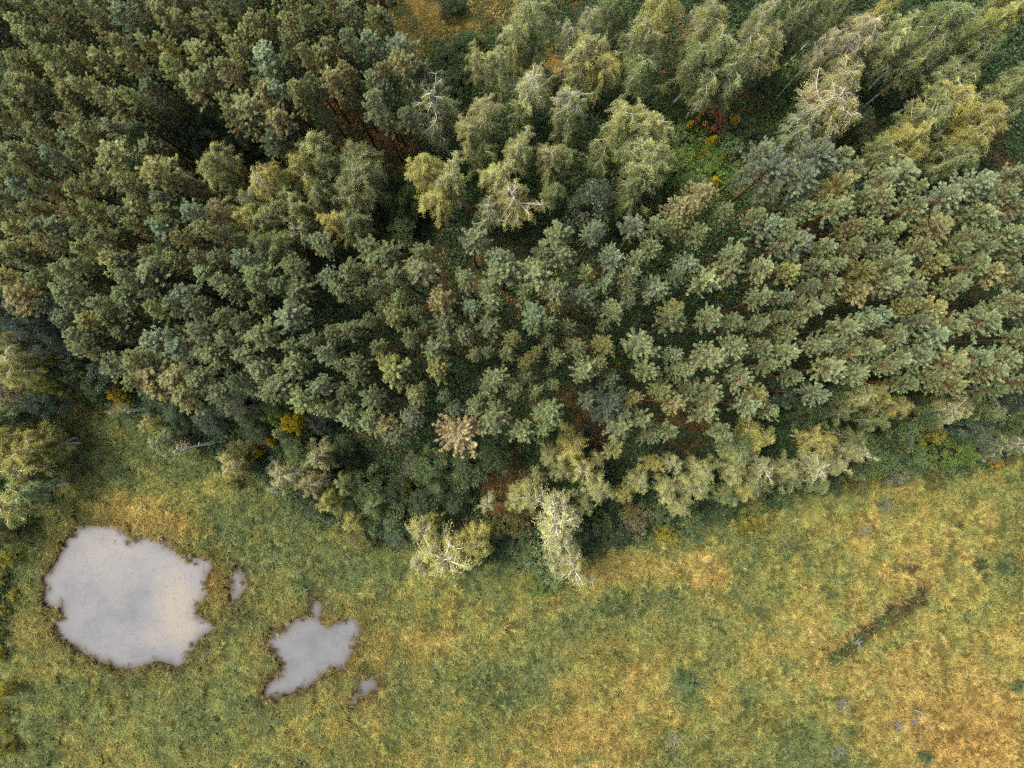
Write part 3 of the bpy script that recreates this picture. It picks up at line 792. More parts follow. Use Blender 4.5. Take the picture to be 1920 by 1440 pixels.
# birches: x, y, width, height, look (p pale, l green, y yellow, w white limbs, t tan)
BIRCH_TILES = {
    (640, 0): [(1060, 90, 210, 17, 'p'), (1080, 230, 180, 13, 'l'), (980, 240, 150, 15, 'p'), (780, 350, 140, 15, 'p'), (870, 370, 160, 15, 'p'), (1060, 500, 240, 16, 'pw'), (1040, 620, 170, 12, 'l'), (1290, 590, 200, 15, 'pw'), (1270, 720, 200, 12, 'l'), (510, 600, 280, 16, 'lw'), (400, 540, 160, 15, 'l'), (560, 700, 180, 12, 'lw'),
               (810, 640, 180, 15, 'p'), (710, 760, 180, 15, 'p'), (760, 880, 160, 12, 'l'), (990, 840, 190, 15, 'p'), (1170, 900, 190, 14, 'p'), (1290, 900, 120, 13, 'l'), (480, 960, 220, 16, 'y'), (600, 1010, 220, 16, 'p'), (540, 1110, 220, 15, 'y'), (870, 990, 190, 15, 'p'), (960, 1130, 270, 15, 'yw'),
               (830, 1190, 190, 13, 'lw'), (1390, 160, 160, 16, 'pw'), (1380, 320, 220, 15, 'p'), (1480, 400, 170, 13, 'y'), (1270, 215, 140, 15, 'pw'), (1700, 220, 210, 17, 'p'), (1690, 380, 230, 14, 'l'), (1800, 70, 200, 17, 'y'), (1530, 60, 200, 14, 'l'), (1600, 680, 240, 17, 'p'), (1720, 700, 220, 17, 'p'),
               (1730, 900, 240, 17, 'p'), (1600, 830, 220, 14, 'l'), (1680, 1030, 200, 14, 'l'), (1200, 1090, 140, 13, 'l'), (120, 990, 260, 14, 'l'), (60, 1080, 200, 13, 'l'), (100, 880, 180, 13, 'l'), (1470, 860, 170, 12, 'l'), (60, 1260, 180, 13, 'l'), (1620, 1110, 140, 12, 'l')],
    (1280, 0): [(150, 110, 220, 17, 'p'), (180, 260, 230, 16, 'p'), (90, 330, 220, 15, 'l'), (280, 400, 250, 14, 'l'), (150, 470, 230, 13, 'l'), (450, 110, 170, 17, 'pw'), (470, 240, 200, 15, 'p'), (590, 120, 170, 17, 'l'), (570, 220, 170, 14, 'l'), (700, 80, 170, 17, 'l'), (680, 190, 170, 14, 'l'), (860, 40, 190, 17, 'l'),
                (1110, 70, 140, 17, 'y'), (1010, 200, 240, 17, 'tw'), (800, 260, 140, 16, 'tw'), (880, 450, 230, 17, 't'), (830, 570, 300, 16, 'tw'), (700, 690, 220, 13, 'lw'), (880, 640, 200, 15, 'y'), (1200, 210, 180, 16, 'p'), (1450, 110, 220, 17, 'l'), (1500, 160, 200, 16, 'l'), (1360, 250, 220, 15, 'l'),
                (1680, 260, 220, 16, 'l'), (1730, 120, 190, 17, 'y'), (1860, 60, 190, 17, 'y'), (1780, 30, 170, 17, 'l'), (1500, 590, 210, 16, 'y'), (1390, 640, 190, 15, 'l'), (1680, 690, 230, 16, 'y'), (1600, 800, 200, 15, 'y'), (1540, 900, 190, 14, 'l'), (1270, 760, 190, 15, 'y'), (1130, 870, 190, 14, 'l'),
                (1280, 880, 150, 14, 'y'), (1850, 490, 190, 16, 'l'), (1860, 620, 180, 16, 'l'), (1480, 440, 220, 13, 'l'), (1300, 380, 200, 13, 'l'), (1400, 760, 170, 13, 'l'), (1100, 330, 160, 13, 'l'), (1600, 430, 170, 13, 'l')],
    (0, 0): [(1240, 890, 170, 15, 'p'), (1220, 980, 160, 15, 'p'), (1060, 1030, 130, 14, 't'), (1760, 840, 220, 15, 'p'), (1720, 960, 200, 15, 'y'), (1830, 940, 170, 14, 'l'), (1480, 1040, 190, 15, 'yw'), (1560, 1000, 150, 15, 'y'), (1430, 1140, 170, 13, 'l'), (1650, 1110, 190, 13, 'l'), (1250, 1190, 150, 15, 't'),
             (1400, 1240, 170, 14, 'y'), (1490, 1230, 150, 14, 'p'), (1680, 1180, 150, 14, 'p'), (1700, 1320, 180, 12, 'lw'), (1300, 1340, 170, 14, 'p'), (1480, 1370, 160, 14, 'l'), (1780, 1080, 180, 13, 'l'), (1780, 620, 130, 14, 'p'), (1600, 1390, 170, 13, 'l'), (1880, 1240, 150, 13, 'y')],
    (640, 480): [(1290, 1030, 180, 12, 'y'), (1160, 1095, 110, 11, 'p'), (1250, 1190, 130, 11, 'p'), (1350, 1210, 170, 11, 'yw'), (1470, 1140, 90, 10, 'p'), (1080, 1310, 190, 10, 'p'), (1480, 1330, 170, 10, 'p'), (1600, 1340, 90, 10, 'y'), (1690, 1280, 130, 10, 'p'), (1860, 1170, 120, 11, 'pw'),
                 (1740, 1180, 100, 10, 'y'), (1820, 1320, 140, 10, 'p'), (1220, 1400, 180, 10, 'pw'), (820, 1390, 100, 8, 'pw'), (1000, 1370, 120, 9, 'p'), (1380, 1400, 130, 9, 'l')],
    (1280, 480): [(1000, 790, 210, 13, 'p'), (1080, 760, 130, 13, 'y'), (880, 910, 130, 11, 'l'), (1180, 840, 160, 13, 'y'), (1110, 940, 110, 11, 'l'), (960, 1010, 110, 10, 'l'), (780, 1040, 160, 11, 'y'), (980, 1100, 130, 11, 'pw'), (410, 1040, 170, 11, 'y'), (290, 1040, 170, 11, 'l'),
                  (300, 1130, 150, 10, 'p'), (450, 1190, 150, 10, 'pw'), (290, 1210, 130, 10, 'p'), (150, 1200, 150, 10, 'p'), (90, 1290, 180, 10, 'p'), (240, 1360, 120, 9, 'l'), (620, 1180, 130, 10, 'p'), (740, 1190, 160, 10, 'pw'), (830, 1200, 140, 10, 'p'), (780, 1300, 100, 8, 'l'),
                  (620, 1290, 130, 9, 'l'), (440, 1300, 170, 9, 'l'), (1470, 870, 170, 12, 'pw'), (1560, 850, 150, 12, 'p'), (1780, 870, 150, 11, 'l'), (1860, 1060, 130, 9, 'lw'), (20, 1400, 130, 9, 'p'), (330, 1290, 120, 9, 'y')],
    (640, 960): [(470, 100, 170, 10, 'yw'), (590, 230, 290, 10, 'yw'), (430, 290, 110, 8, 'pw'), (770, 190, 190, 9, 'y'), (530, 50, 80, 8, 'y'), (1200, 60, 280, 11, 'pw'), (1240, 180, 170, 12, 'pw'), (1300, 290, 230, 11, 'yw'), (1190, 270, 100, 9, 'pw')],
    (0, 480): [(1800, 1130, 130, 10, 'pw'), (1600, 1220, 140, 10, 'pw'), (1560, 1290, 100, 9, 'pw'), (1730, 1310, 140, 10, 't'), (1850, 1380, 110, 9, 'y'), (1580, 1000, 60, 7, 'p'), (890, 1060, 140, 7, 'l'), (830, 960, 100, 6, 'y'), (1290, 1180, 120, 7, 'yw'), (40, 490, 150, 13, 'yw'), (110, 570, 200, 13, 'yw'), (60, 650, 180, 12, 'y'), (190, 630, 150, 12, 'y'),
               (50, 1010, 200, 11, 'y'), (150, 1050, 190, 11, 'y'), (80, 1130, 190, 10, 'y'), (240, 1080, 150, 9, 'y'), (90, 1250, 220, 10, 'y'), (160, 1330, 200, 9, 'l'), (40, 1390, 200, 9, 'y'), (40, 1170, 160, 10, 'y'), (20, 900, 170, 11, 'l')],
    (480, 740): [(360, 384, 110, 9, 'p'), (480, 495, 110, 8, 'l'), (660, 660, 120, 8, 'l'), (540, 735, 110, 8, 'y'), (240, 495, 90, 8, 'p'), (420, 615, 100, 8, 'y'), (300, 420, 90, 8, 'l')],
}
BTINT = {'p': (.285, .312, .118), 'l': (.160, .205, .074), 'y': (.305, .305, .082), 't': (.325, .300, .135)}
# broadleaf trees and bushes: picture x, y, width in photo pixels, height m, colour, look words
GREEN = (.078, .120, .046); DEEP = (.054, .084, .038); MID = (.095, .145, .055); BRIGHT = (.10, .165, .035); TEAL = (.080, .122, .070); OLIVE = (.14, .142, .048)
YELLOWG = (.23, .225, .035); YELLOW = (.48, .38, .02); RED = (.60, .20, .08); GREYG = (.155, .175, .10); BROWN = (.16, .14, .075); DARKB = (.060, .082, .066)
BROAD = [
    (807, 880, 70, 8, MID, 'mid-green'), (873, 876, 85, 9, GREEN, 'deep green'), (927, 857, 70, 8, GREEN, 'deep green'), (777, 877, 45, 6, GREYG, 'grey-green'), (690, 925, 80, 6, GREEN, 'dark green'), (735, 928, 60, 5, DEEP, 'blackish green'),
    (735, 970, 80, 6, GREEN, 'dark green'), (700, 985, 60, 5, MID, 'mid-green'), (790, 945, 70, 6, DEEP, 'blackish green'), (740, 995, 60, 5, TEAL, 'bluish green'), (675, 1008, 55, 5, OLIVE, 'olive'), (850, 940, 60, 4, DEEP, 'blackish green'), (660, 950, 50, 5, GREEN, 'dark green'),
    (515, 760, 60, 7, BRIGHT, 'bright green'), (545, 820, 50, 5, MID, 'mid-green'), (450, 757, 55, 8, GREYG, 'grey-green'), (385, 788, 50, 6, TEAL, 'bluish green'), (470, 795, 60, 5, DEEP, 'blackish green'), (290, 735, 50, 7, TEAL, 'bluish green'), (190, 695, 60, 7, TEAL, 'bluish green'),
    (325, 775, 44, 5, TEAL, 'bluish green'), (448, 850, 50, 5, OLIVE, 'olive'), (590, 790, 50, 5, DARKB, 'dull dark green'), (600, 860, 60, 5, GREYG, 'grey-green'), (640, 850, 50, 5, GREEN, 'dark green'), (560, 850, 50, 5, MID, 'mid-green'),
    (20, 585, 80, 15, DARKB, 'dull bluish'), (75, 610, 90, 15, DARKB, 'dull bluish'), (60, 640, 60, 12, DARKB, 'dull bluish'), (120, 640, 60, 12, TEAL, 'bluish green'), (145, 690, 70, 8, DEEP, 'blackish green'), (110, 700, 60, 8, DEEP, 'blackish green'), (170, 720, 50, 6, GREEN, 'dark green'),
    (25, 735, 70, 8, BROWN, 'brownish'), (70, 755, 65, 8, TEAL, 'bluish green'), (100, 725, 40, 7, YELLOWG, 'yellow-green'), 
    (60, 880, 50, 7, OLIVE, 'olive'), (85, 885, 45, 6, YELLOWG, 'yellow-green'), (10, 780, 60, 9, BROWN, 'brownish'),
    (340, 218, 110, 10, DEEP, 'blackish green'), (375, 248, 75, 8, DEEP, 'blackish green'), (428, 275, 60, 5, DEEP, 'blackish green'), (320, 240, 50, 5, DEEP, 'blackish green'), (465, 262, 50, 5, DEEP, 'blackish green'),
    (1560, 735, 75, 11, GREEN, 'dark green'), (1525, 765, 70, 10, GREEN, 'dark green'), (1470, 740, 60, 9, TEAL, 'bluish green'), (1720, 780, 75, 11, GREEN, 'deep green'), (1690, 815, 80, 9, GREEN, 'deep green'), (1640, 865, 75, 7, GREEN, 'deep green'), (1800, 850, 65, 7, BRIGHT, 'bright green'), (1717, 857, 55, 6, MID, 'mid-green'),
    (1820, 800, 75, 8, TEAL, 'bluish green'), (1745, 815, 50, 7, YELLOWG, 'yellow-green'), (1675, 845, 60, 7, GREEN, 'deep green'), (1860, 830, 60, 6, GREYG, 'grey-green'), (1600, 740, 50, 9, DEEP, 'blackish green'), (1900, 790, 60, 9, MID, 'mid-green'), (1670, 760, 60, 10, GREEN, 'dark green'),
    (1870, 755, 70, 10, DARKB, 'dull dark green'), (1910, 835, 50, 5, OLIVE, 'olive'), (1620, 835, 50, 7, MID, 'mid-green'),
    (757, 380, 60, 8, GREEN, 'dark green'), (755, 425, 60, 6, MID, 'mid-green'), (1213, 377, 70, 9, GREEN, 'dark green'), (1115, 377, 100, 15, (.085, .110, .066), 'grey-green'), (1437, 150, 60, 6, DEEP, 'blackish green'), (1590, 120, 80, 9, DEEP, 'blackish green'), (1605, 230, 70, 8, DEEP, 'blackish green'), (1520, 280, 60, 6, DEEP, 'blackish green'), (880, 70, 40, 3, GREEN, 'dark green'), (690, 70 + 120, 30, 4, GREEN, 'dark green'),
    (1800, 130, 70, 9, DEEP, 'blackish green'), (1690, 40, 70, 10, DEEP, 'blackish green'), (1880, 190, 60, 9, GREEN, 'dark green'), (1100, 40, 60, 6, DEEP, 'blackish green'), (1165, 180, 60, 5, DEEP, 'blackish green'),
]
BUSH = [
    (548, 793, 46, 7, YELLOW, 'bright yellow'), (1336, 213, 50, 4, RED, 'red'), (1350, 235, 24, 2.4, RED, 'smaller red'), (1380, 225, 22, 2.4, YELLOW, 'orange-yellow'), (1338, 260, 18, 2, YELLOW, 'yellow'), (1295, 232, 14, 2, YELLOW, 'tiny orange'), (1342, 337, 18, 2, YELLOW, 'small yellow'), (1320, 285, 18, 2, YELLOWG, 'small yellow-green'), (1355, 296, 18, 2, YELLOWG, 'small yellow-green'),
    (213, 738, 42, 4, (.30, .22, .03), 'straw-yellow'), (763, 911, 22, 3, YELLOWG, 'little yellow-green'), (1197, 978, 54, 3, BROWN, 'brown-grey'), (1247, 1000, 38, 2.5, YELLOWG, 'yellow-green'), (1010, 1040, 90, 2.8, GREEN, 'dark green'), (985, 1010, 60, 2.5, DEEP, 'blackish green'), (1040, 1080, 60, 2, MID, 'mid-green'), (1010, 1100, 45, 1.8, BRIGHT, 'bright green'),
    (965, 985, 50, 3, OLIVE, 'olive'), (935, 990, 50, 4, OLIVE, 'olive'), (1090, 1000, 50, 3, GREEN, 'dark green'), (1130, 985, 50, 3, GREEN, 'dark green'), (1165, 1005, 40, 2, DEEP, 'blackish green'), (1410, 985, 45, 3, YELLOWG, 'yellow-green'), (1400, 1000, 30, 2, OLIVE, 'olive'), (1300, 980, 60, 2.5, GREEN, 'dark green'), (1240, 960, 55, 3, MID, 'mid-green'), (1360, 950, 50, 3, DEEP, 'blackish green'), (1610, 910, 50, 4, OLIVE, 'olive'), (1640, 900, 30, 3, YELLOWG, 'yellow-green'), (1560, 905, 50, 3, DEEP, 'blackish green'),
    (835, 100, 60, 3, GREEN, 'dark green'), (870, 125, 60, 3, DEEP, 'blackish green'), (815, 135, 50, 3, GREEN, 'dark green'), (850, 150, 50, 3, DEEP, 'blackish green'), (848, 4, 50, 3, DEEP, 'blackish green'), (1280, 300, 60, 2, BRIGHT, 'bright green'), (1300, 345, 60, 2, MID, 'mid-green'), (1270, 250, 50, 2, MID, 'mid-green'), (1370, 270, 60, 2.5, MID, 'mid-green'), (1400, 240, 60, 3, DEEP, 'blackish green'), (1335, 310, 50, 2, BRIGHT, 'bright green'),
    (1290, 1282, 45, 1.6, MID, 'mid-green'), (1280, 1270, 26, 1.3, GREEN, 'dark green'), (1738, 1423, 30, 1.3, GREEN, 'dark green'), (1910, 1290, 26, 1.3, MID, 'mid-green'), (1885, 1065, 30, 1.2, GREEN, 'dark green'), (1845, 1060, 24, 1.0, DEEP, 'blackish green'),
    (-2, 1084, 26, 2.5, YELLOWG, 'yellow-green'), (2, 1146, 22, 2, YELLOWG, 'yellow-green'), (6, 1296, 36, 3.5, YELLOWG, 'yellow-green'), (-2, 1338, 24, 2, YELLOWG, 'yellow-green'), (2, 1410, 30, 3, YELLOWG, 'yellow-green'), (8, 1010, 46, 6, OLIVE, 'olive'), (-6, 1228, 26, 2, YELLOWG, 'yellow-green'), (16, 980, 40, 5, DEEP, 'blackish green'),
    (10, 1048, 34, 3, YELLOWG, 'yellow-green'), (24, 1118, 26, 1.6, YELLOWG, 'yellow-green'), (-3, 1190, 22, 2, YELLOWG, 'yellow-green'), (6, 1372, 20, 1.6, YELLOWG, 'yellow-green'),
    (480, 850, 18, 3, YELLOW, 'tiny yellow'), (505, 830, 16, 2.5, YELLOW, 'tiny orange'), (460, 875, 30, 3, OLIVE, 'olive'), (515, 880, 40, 3, GREYG, 'grey-green'), (440, 905, 30, 2.5, OLIVE, 'olive'), (340, 820, 34, 3, GREYG, 'grey-green'), (100, 815, 30, 2.5, GREYG, 'grey twiggy'), (1755, 880, 36, 2.5, OLIVE, 'olive'), (1780, 865, 30, 2.5, MID, 'mid-green'), (1690, 890, 45, 2.5, GREYG, 'grey-green'), (1870, 868, 24, 2, (.32, .20, .03), 'orange-yellow'), (1750, 905, 26, 2, OLIVE, 'olive'), (1660, 945, 34, 1.6, GREYG, 'grey-green'),
    (600, 905, 30, 4, OLIVE, 'olive'), (625, 925, 34, 4, YELLOWG, 'yellow-green'), (580, 870, 30, 3, MID, 'mid-green'), (650, 900, 30, 3, OLIVE, 'olive'), (590, 955, 34, 3, TEAL, 'bluish green'), (1420, 930, 40, 3, OLIVE, 'olive'), (1470, 925, 45, 3, MID, 'mid-green'), (1330, 920, 40, 3, DEEP, 'blackish green'), (1180, 960, 40, 3, OLIVE, 'olive'),
]

LANDMARKS = [(863, 813, "the tan-crowned pine"), (235, 1115, "the large pond"), (590, 1215, "the small pond"), (1340, 222, "the red bush"), (350, 235, "the dark round clearing"), (705, 268, "the rust-brown clearing"),
             (800, 45, "the mossy clearing"), (548, 795, "the bright yellow bush"), (1137, 762, "the round bluish pine"), (1552, 185, "the white-limbed tan birch"), (0, 0, "the top left corner"), (1919, 0, "the top right corner"),
             (1500, 330, "the broadest pine clump"), (1320, 310, "the bright green glade"), (237, 776, "the upper bare white trunk"), (365, 838, "the lower bare white trunk"), (1900, 827, "the right-edge white trunk"), (1160, 590, "the central dark gap"),
             (955, 915, "the rusty bracken patch"), (850, 705, "the small central gap"), (0, 400, "the upper left edge"), (1919, 430, "the upper right edge"), (1075, 1030, "the tallest meadow birch"), (1480, 790, "the black lower gap"), (1300, 760, "the russet right-hand gap"),
             (575, 490, "the small russet gap"), (0, 640, "the left edge's middle"), (1660, 1160, "the overgrown ditch"), (965, 645, "the exact picture centre")]
ORD = ["nearest", "second nearest", "third nearest", "fourth nearest", "fifth nearest", "sixth nearest", "seventh nearest", "eighth nearest", "ninth nearest", "tenth nearest", "eleventh nearest", "twelfth nearest"]
DIRS = ["right of", "above and right of", "above", "above and left of", "left of", "below and left of", "below", "below and right of"]


def label_all(items, noun, tail=""):
    """items: dicts with u, v, adj; gives each the label that singles it out among its kind by a landmark, a side and a rank"""
    cells = {}
    for it in items:
        best = sorted(range(len(LANDMARKS)), key=lambda k: (LANDMARKS[k][0] - it['u']) ** 2 + (LANDMARKS[k][1] - it['v']) ** 2)
        k = best[0]
        dx, dy = it['u'] - LANDMARKS[k][0], LANDMARKS[k][1] - it['v']
        if math.hypot(dx, dy) < 14 and len(best) > 1:
            k = best[1]
            dx, dy = it['u'] - LANDMARKS[k][0], LANDMARKS[k][1] - it['v']
        sec = int(round(math.atan2(dy, dx) / (math.pi / 4))) % 8
        cells.setdefault((k, sec), []).append((math.hypot(dx, dy), it))
    for (k, sec), lst in cells.items():
        lst.sort(key=lambda q: q[0])
        for r, (_, it) in enumerate(lst):
            it['label'] = f"{it['adj']} {noun}, {ORD[min(r, 11)]} {noun.split()[-1]} {DIRS[sec]} {LANDMARKS[k][2]}"


def link_thing(name, label, cat, group, loc, rz, scl, stem_name, stem_mesh, crown_name, crown_mesh, color, tilt=(0, 0)):
    e = bpy.data.objects.new(name, None)
    e.empty_display_size = .5
    e.location = loc
    e.rotation_euler = (tilt[0], tilt[1], rz)
    e.scale = scl
    e["label"] = label; e["category"] = cat
    if group:
        e["group"] = group
    COL.objects.link(e)
    t = bpy.data.objects.new(stem_name, stem_mesh); COL.objects.link(t); t.parent = e
    if crown_mesh:
        c = bpy.data.objects.new(crown_name, crown_mesh); COL.objects.link(c); c.parent = e
        c.color = (*color, 1)
    return e


def jitter(c, amt=.12):
    c = np.array(c) * (1 + RNG.normal() * amt)
    c = c * (1 + RNG.normal(size=3) * amt * .22)
    return tuple(np.clip(c, .01, .8))


ADJ = {'g': 'grey-green', 'b': 'blue-green', 'y': 'yellow-flecked', 'o': 'olive', 'w': 'russet-tinged', 'd': 'dull shaded'}
pines = []
for (ox, oy), lst in PINE_TILES.items():
    for q in lst:
        zx, zy, d = q[:3]
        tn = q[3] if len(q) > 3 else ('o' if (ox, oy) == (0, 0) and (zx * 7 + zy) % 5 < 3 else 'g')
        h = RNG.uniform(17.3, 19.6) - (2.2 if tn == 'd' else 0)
        u, v = ox + zx / 3, oy + zy / 3
        hc = h - 2.0
        x, y = world_of(u, v, hc)
        dm = d / 3 * scale_at(hc) * (1.0 if math.hypot(u - 960, v - 660) < 430 else 1.05)
        pines.append(dict(u=u, v=v, x=x, y=y, h=h, dm=dm, tn=tn, d=d, picked=True))
# pines that stand between those picked (lower crowns, and the stand running on past the frame)
PINE_AREA = [(-160, -160), (690, -160), (735, 60), (800, 140), (795, 230), (710, 235), (640, 210), (600, 235), (540, 250), (480, 280), (400, 290), (330, 340), (330, 420), (420, 470), (560, 460),
             (700, 455), (840, 445), (1000, 455), (1060, 415), (1200, 405), (1260, 350), (1380, 300), (1440, 275), (1620, 300), (1700, 350), (1800, 365), (2090, 290), (2090, 740), (1800, 735), (1640, 715),
             (1500, 715), (1450, 775), (1340, 820), (1200, 870), (1060, 825), (960, 820), (900, 800), (800, 815), (640, 815), (560, 750), (420, 750), (330, 750), (220, 680), (120, 600), (-160, 540)]
GAPS = [(350, 230, 78), (430, 275, 45), (690, 265, 62), (1160, 592, 48), (863, 703, 34), (797, 665, 24), (1012, 562, 26), (770, 540, 28), (975, 645, 16), (1300, 765, 34), (1075, 755, 30), (565, 480, 30), (800, 770, 26),
        (1385, 540, 30), (700, 420, 50), (930, 520, 16), (1135, 690, 16), (845, 800, 30), (1005, 645, 14), (1500, 520, 14), (230, 690, 14), (130, 300, 20), (55, 245, 14), (610, 195, 22), (660, 190, 24)]
cand = RNG.uniform([-150, -150], [2080, 830], (9000, 2))
occ = [(q['u'], q['v'], 52 if math.hypot(q['u'] - 960, q['v'] - 660) < 430 else (37 if q['u'] > 1100 else 30)) for q in pines]
for (ox, oy), lst in BIRCH_TILES.items():
    occ += [(ox + q[0] / 3, oy + q[1] / 3, 40) for q in lst]
occ = np.array(occ)
okp = in_poly(cand[:, 0], cand[:, 1], PINE_AREA)
fill = []
for (u, v), ok in zip(cand, okp):
    if not ok or any((u - a) ** 2 + (v - b) ** 2 < r * r for a, b, r in GAPS):
        continue
    if np.any((occ[:, 0] - u) ** 2 + (occ[:, 1] - v) ** 2 < occ[:, 2] ** 2):
        continue
    if any((u - a) ** 2 + (v - b) ** 2 < (44 if math.hypot(u - 960, v - 660) < 430 else (38 if u > 1100 else 30)) ** 2 for a, b in fill):
        continue
    fill.append((u, v))
for u, v in fill:
    h = RNG.uniform(15.2, 18.4)
    x, y = world_of(u, v, h - 2.0)
    pines.append(dict(u=u, v=v, x=x, y=y, h=h, dm=RNG.uniform(110, 155) / 3 * scale_at(h) * 1.12, tn='g' if RNG.random() < .7 else 'd', d=100, picked=False))

inside = [q for q in pines if q['picked'] and -5 < q['u'] < 1925 and -5 < q['v'] < 1445]
inside.sort(key=lambda q: -q['d'])
own = inside[:300]
own_ids = {id(q) for q in own}
rest = [q for q in pines if id(q) not in own_ids]
for q in own:
    q['adj'] = ('broad ' if q['d'] >= 180 else 'slim ' if q['d'] <= 120 else '') + ADJ[q['tn']]
label_all(own, "pine")
for i, q in enumerate(own):
    tm, cm = PINES[int(RNG.integers(len(PINES)))]
    s = q['dm'] / 3.0
    sz = q['h'] / 18.5
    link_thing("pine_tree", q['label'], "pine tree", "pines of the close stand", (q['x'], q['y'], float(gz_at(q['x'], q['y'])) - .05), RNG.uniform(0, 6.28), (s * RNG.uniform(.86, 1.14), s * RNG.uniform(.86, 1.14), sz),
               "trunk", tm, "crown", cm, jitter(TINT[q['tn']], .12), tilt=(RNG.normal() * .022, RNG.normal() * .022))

# four pines that stand out
for (u, v, d, h, tint, lab, big) in [
    (863, 813, 96, 17.5, (.43, .37, .20), "tan dead-needled pine at the lower edge of the pine stand", False),
    (1137, 762, 80, 17.5, (.100, .145, .098), "round bluish dark pine with a smooth full crown among paler pines", False),
    (1440, 320, 112, 18.5, (.150, .188, .120), "very broad blue-green pine, left half of the broadest pine clump", True),
    (1527, 305, 105, 18.5, (.145, .185, .118), "very broad blue-green pine, right half of the broadest pine clump", True),
]:
    hc = h - 2.4
    x, y = world_of(u, v, hc)
    dm = d * scale_at(hc) * 1.1
    tm, cm = (BIG_PINES[0] if v > 310 else BIG_PINES[1]) if big else BIG_PINES[2]
    s = dm / 6.0
    link_thing("pine_tree", lab, "pine tree", None, (x, y, float(gz_at(x, y)) - .05), 1.0, (s, s, h / 18.5), "trunk", tm, "crown", cm, tint)


# ------------------------------------------------------------------ scattered masses: geometry-nodes instances of unlinked source meshes
def scatter(name, meshes, x, y, z, rz, tilt, scl, col, label, cat):
    n = len(x)
    src = bpy.data.collections.new(name + "_source")
    for m in meshes:
        src.objects.link(bpy.data.objects.new(m.name, m))
    me = bpy.data.meshes.new(name)
    me.vertices.add(n)
    me.vertices.foreach_set("co", np.stack([x, y, z], -1).astype(np.float32).reshape(-1))
    A = me.attributes.new("rot", 'FLOAT_VECTOR', 'POINT')
    rot = np.stack([tilt[:, 0], tilt[:, 1], rz], -1)
    A.data.foreach_set("vector", rot.astype(np.float32).reshape(-1))
    A = me.attributes.new("scl", 'FLOAT_VECTOR', 'POINT')
    A.data.foreach_set("vector", scl.astype(np.float32).reshape(-1))
    A = me.attributes.new("col", 'FLOAT_COLOR', 'POINT')
    A.data.foreach_set("color", np.concatenate([col, np.ones((n, 1))], -1).astype(np.float32).reshape(-1))
    A = me.attributes.new("pick", 'INT', 'POINT')
    A.data.foreach_set("value", RNG.integers(0, len(meshes), n).astype(np.int32))
    me.update()
    o = bpy.data.objects.new(name, me)
    o["kind"] = "stuff"; o["label"] = label; o["category"] = cat
    COL.objects.link(o)
    ng = bpy.data.node_groups.new(name + "_nodes", 'GeometryNodeTree')
    ng.interface.new_socket("Geometry", in_out='INPUT', socket_type='NodeSocketGeometry')
    ng.interface.new_socket("Geometry", in_out='OUTPUT', socket_type='NodeSocketGeometry')
    N, L = ng.nodes, ng.links
    gi = N.new("NodeGroupInput"); go = N.new("NodeGroupOutput")
    m2p = N.new("GeometryNodeMeshToPoints")
    L.new(gi.outputs[0], m2p.inputs[0])
    ci = N.new("GeometryNodeCollectionInfo")
    ci.inputs['Collection'].default_value = src
    ci.inputs['Separate Children'].default_value = True
    ci.inputs['Reset Children'].default_value = True
    iop = N.new("GeometryNodeInstanceOnPoints")
    iop.inputs['Pick Instance'].default_value = True
    L.new(m2p.outputs[0], iop.inputs['Points'])
    L.new(ci.outputs[0], iop.inputs['Instance'])

    def named(nm, ty):
        k = N.new("GeometryNodeInputNamedAttribute"); k.data_type = ty
        k.inputs['Name'].default_value = nm
        return k.outputs['Attribute']
    L.new(named("pick", 'INT'), iop.inputs['Instance Index'])
    e2r = N.new("FunctionNodeEulerToRotation")
    L.new(named("rot", 'FLOAT_VECTOR'), e2r.inputs[0])
    L.new(e2r.outputs[0], iop.inputs['Rotation'])
    L.new(named("scl", 'FLOAT_VECTOR'), iop.inputs['Scale'])
    L.new(iop.outputs[0], go.inputs[0])
    md = o.modifiers.new("scatter", 'NODES')
    md.node_group = ng
    return o


n = len(rest)
rx = np.array([q['x'] for q in rest]); ry = np.array([q['y'] for q in rest])
rs = np.array([q['dm'] / 3 for q in rest])
scatter("pine_stand", FAR_PINES, rx, ry, gz_at(rx, ry) - .05, RNG.uniform(0, 6.28, n), np.zeros((n, 2)),
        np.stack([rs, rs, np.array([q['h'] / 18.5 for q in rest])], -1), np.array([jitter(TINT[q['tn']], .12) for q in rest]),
        "smaller grey-green pines filling in between the taller ones of the stand", "pine stand")

# birches
birches = []
BADJ = {'p': 'pale-tipped', 'l': 'green-leaved', 'y': 'yellowish', 't': 'tan'}
for (ox, oy), lst in BIRCH_TILES.items():
    for zx, zy, d, h, lk in lst:
        u, v = ox + zx / 3, oy + zy / 3
        birches.append(dict(u=u, v=v, d=d, h=h, lk=lk, adj=BADJ[lk[0]] + (" white-limbed" if 'w' in lk else "")))
label_all(birches, "birch")
for q in birches:
    h = q['h'] * RNG.uniform(.97, 1.03)
    hc = h * .80
    x, y = world_of(q['u'], q['v'], hc)
    dm = q['d'] / 3 * scale_at(hc) * 1.22
    w = 'w' in q['lk']
    if h < 12.2:
        pool, R, H0 = (EDGE_WHITE, 2.0, 10.) if w else (EDGE_BIRCHES, 1.9, 10.)
    else:
        pool, R, H0 = (WHITE_BIRCHES, 2.5, 15.) if w else (BIRCHES, 2.3, 15.)
    tm, cm = pool[int(RNG.integers(len(pool)))]
    s = dm / (2 * R)
    link_thing("birch_tree", q['label'], "birch", "birches of the glades and wood edge", (x, y, float(gz_at(x, y)) - .05), RNG.uniform(0, 6.28), (s, s, h / H0),
               "trunk", tm, "crown", cm, jitter(BTINT[q['lk'][0]], .10))

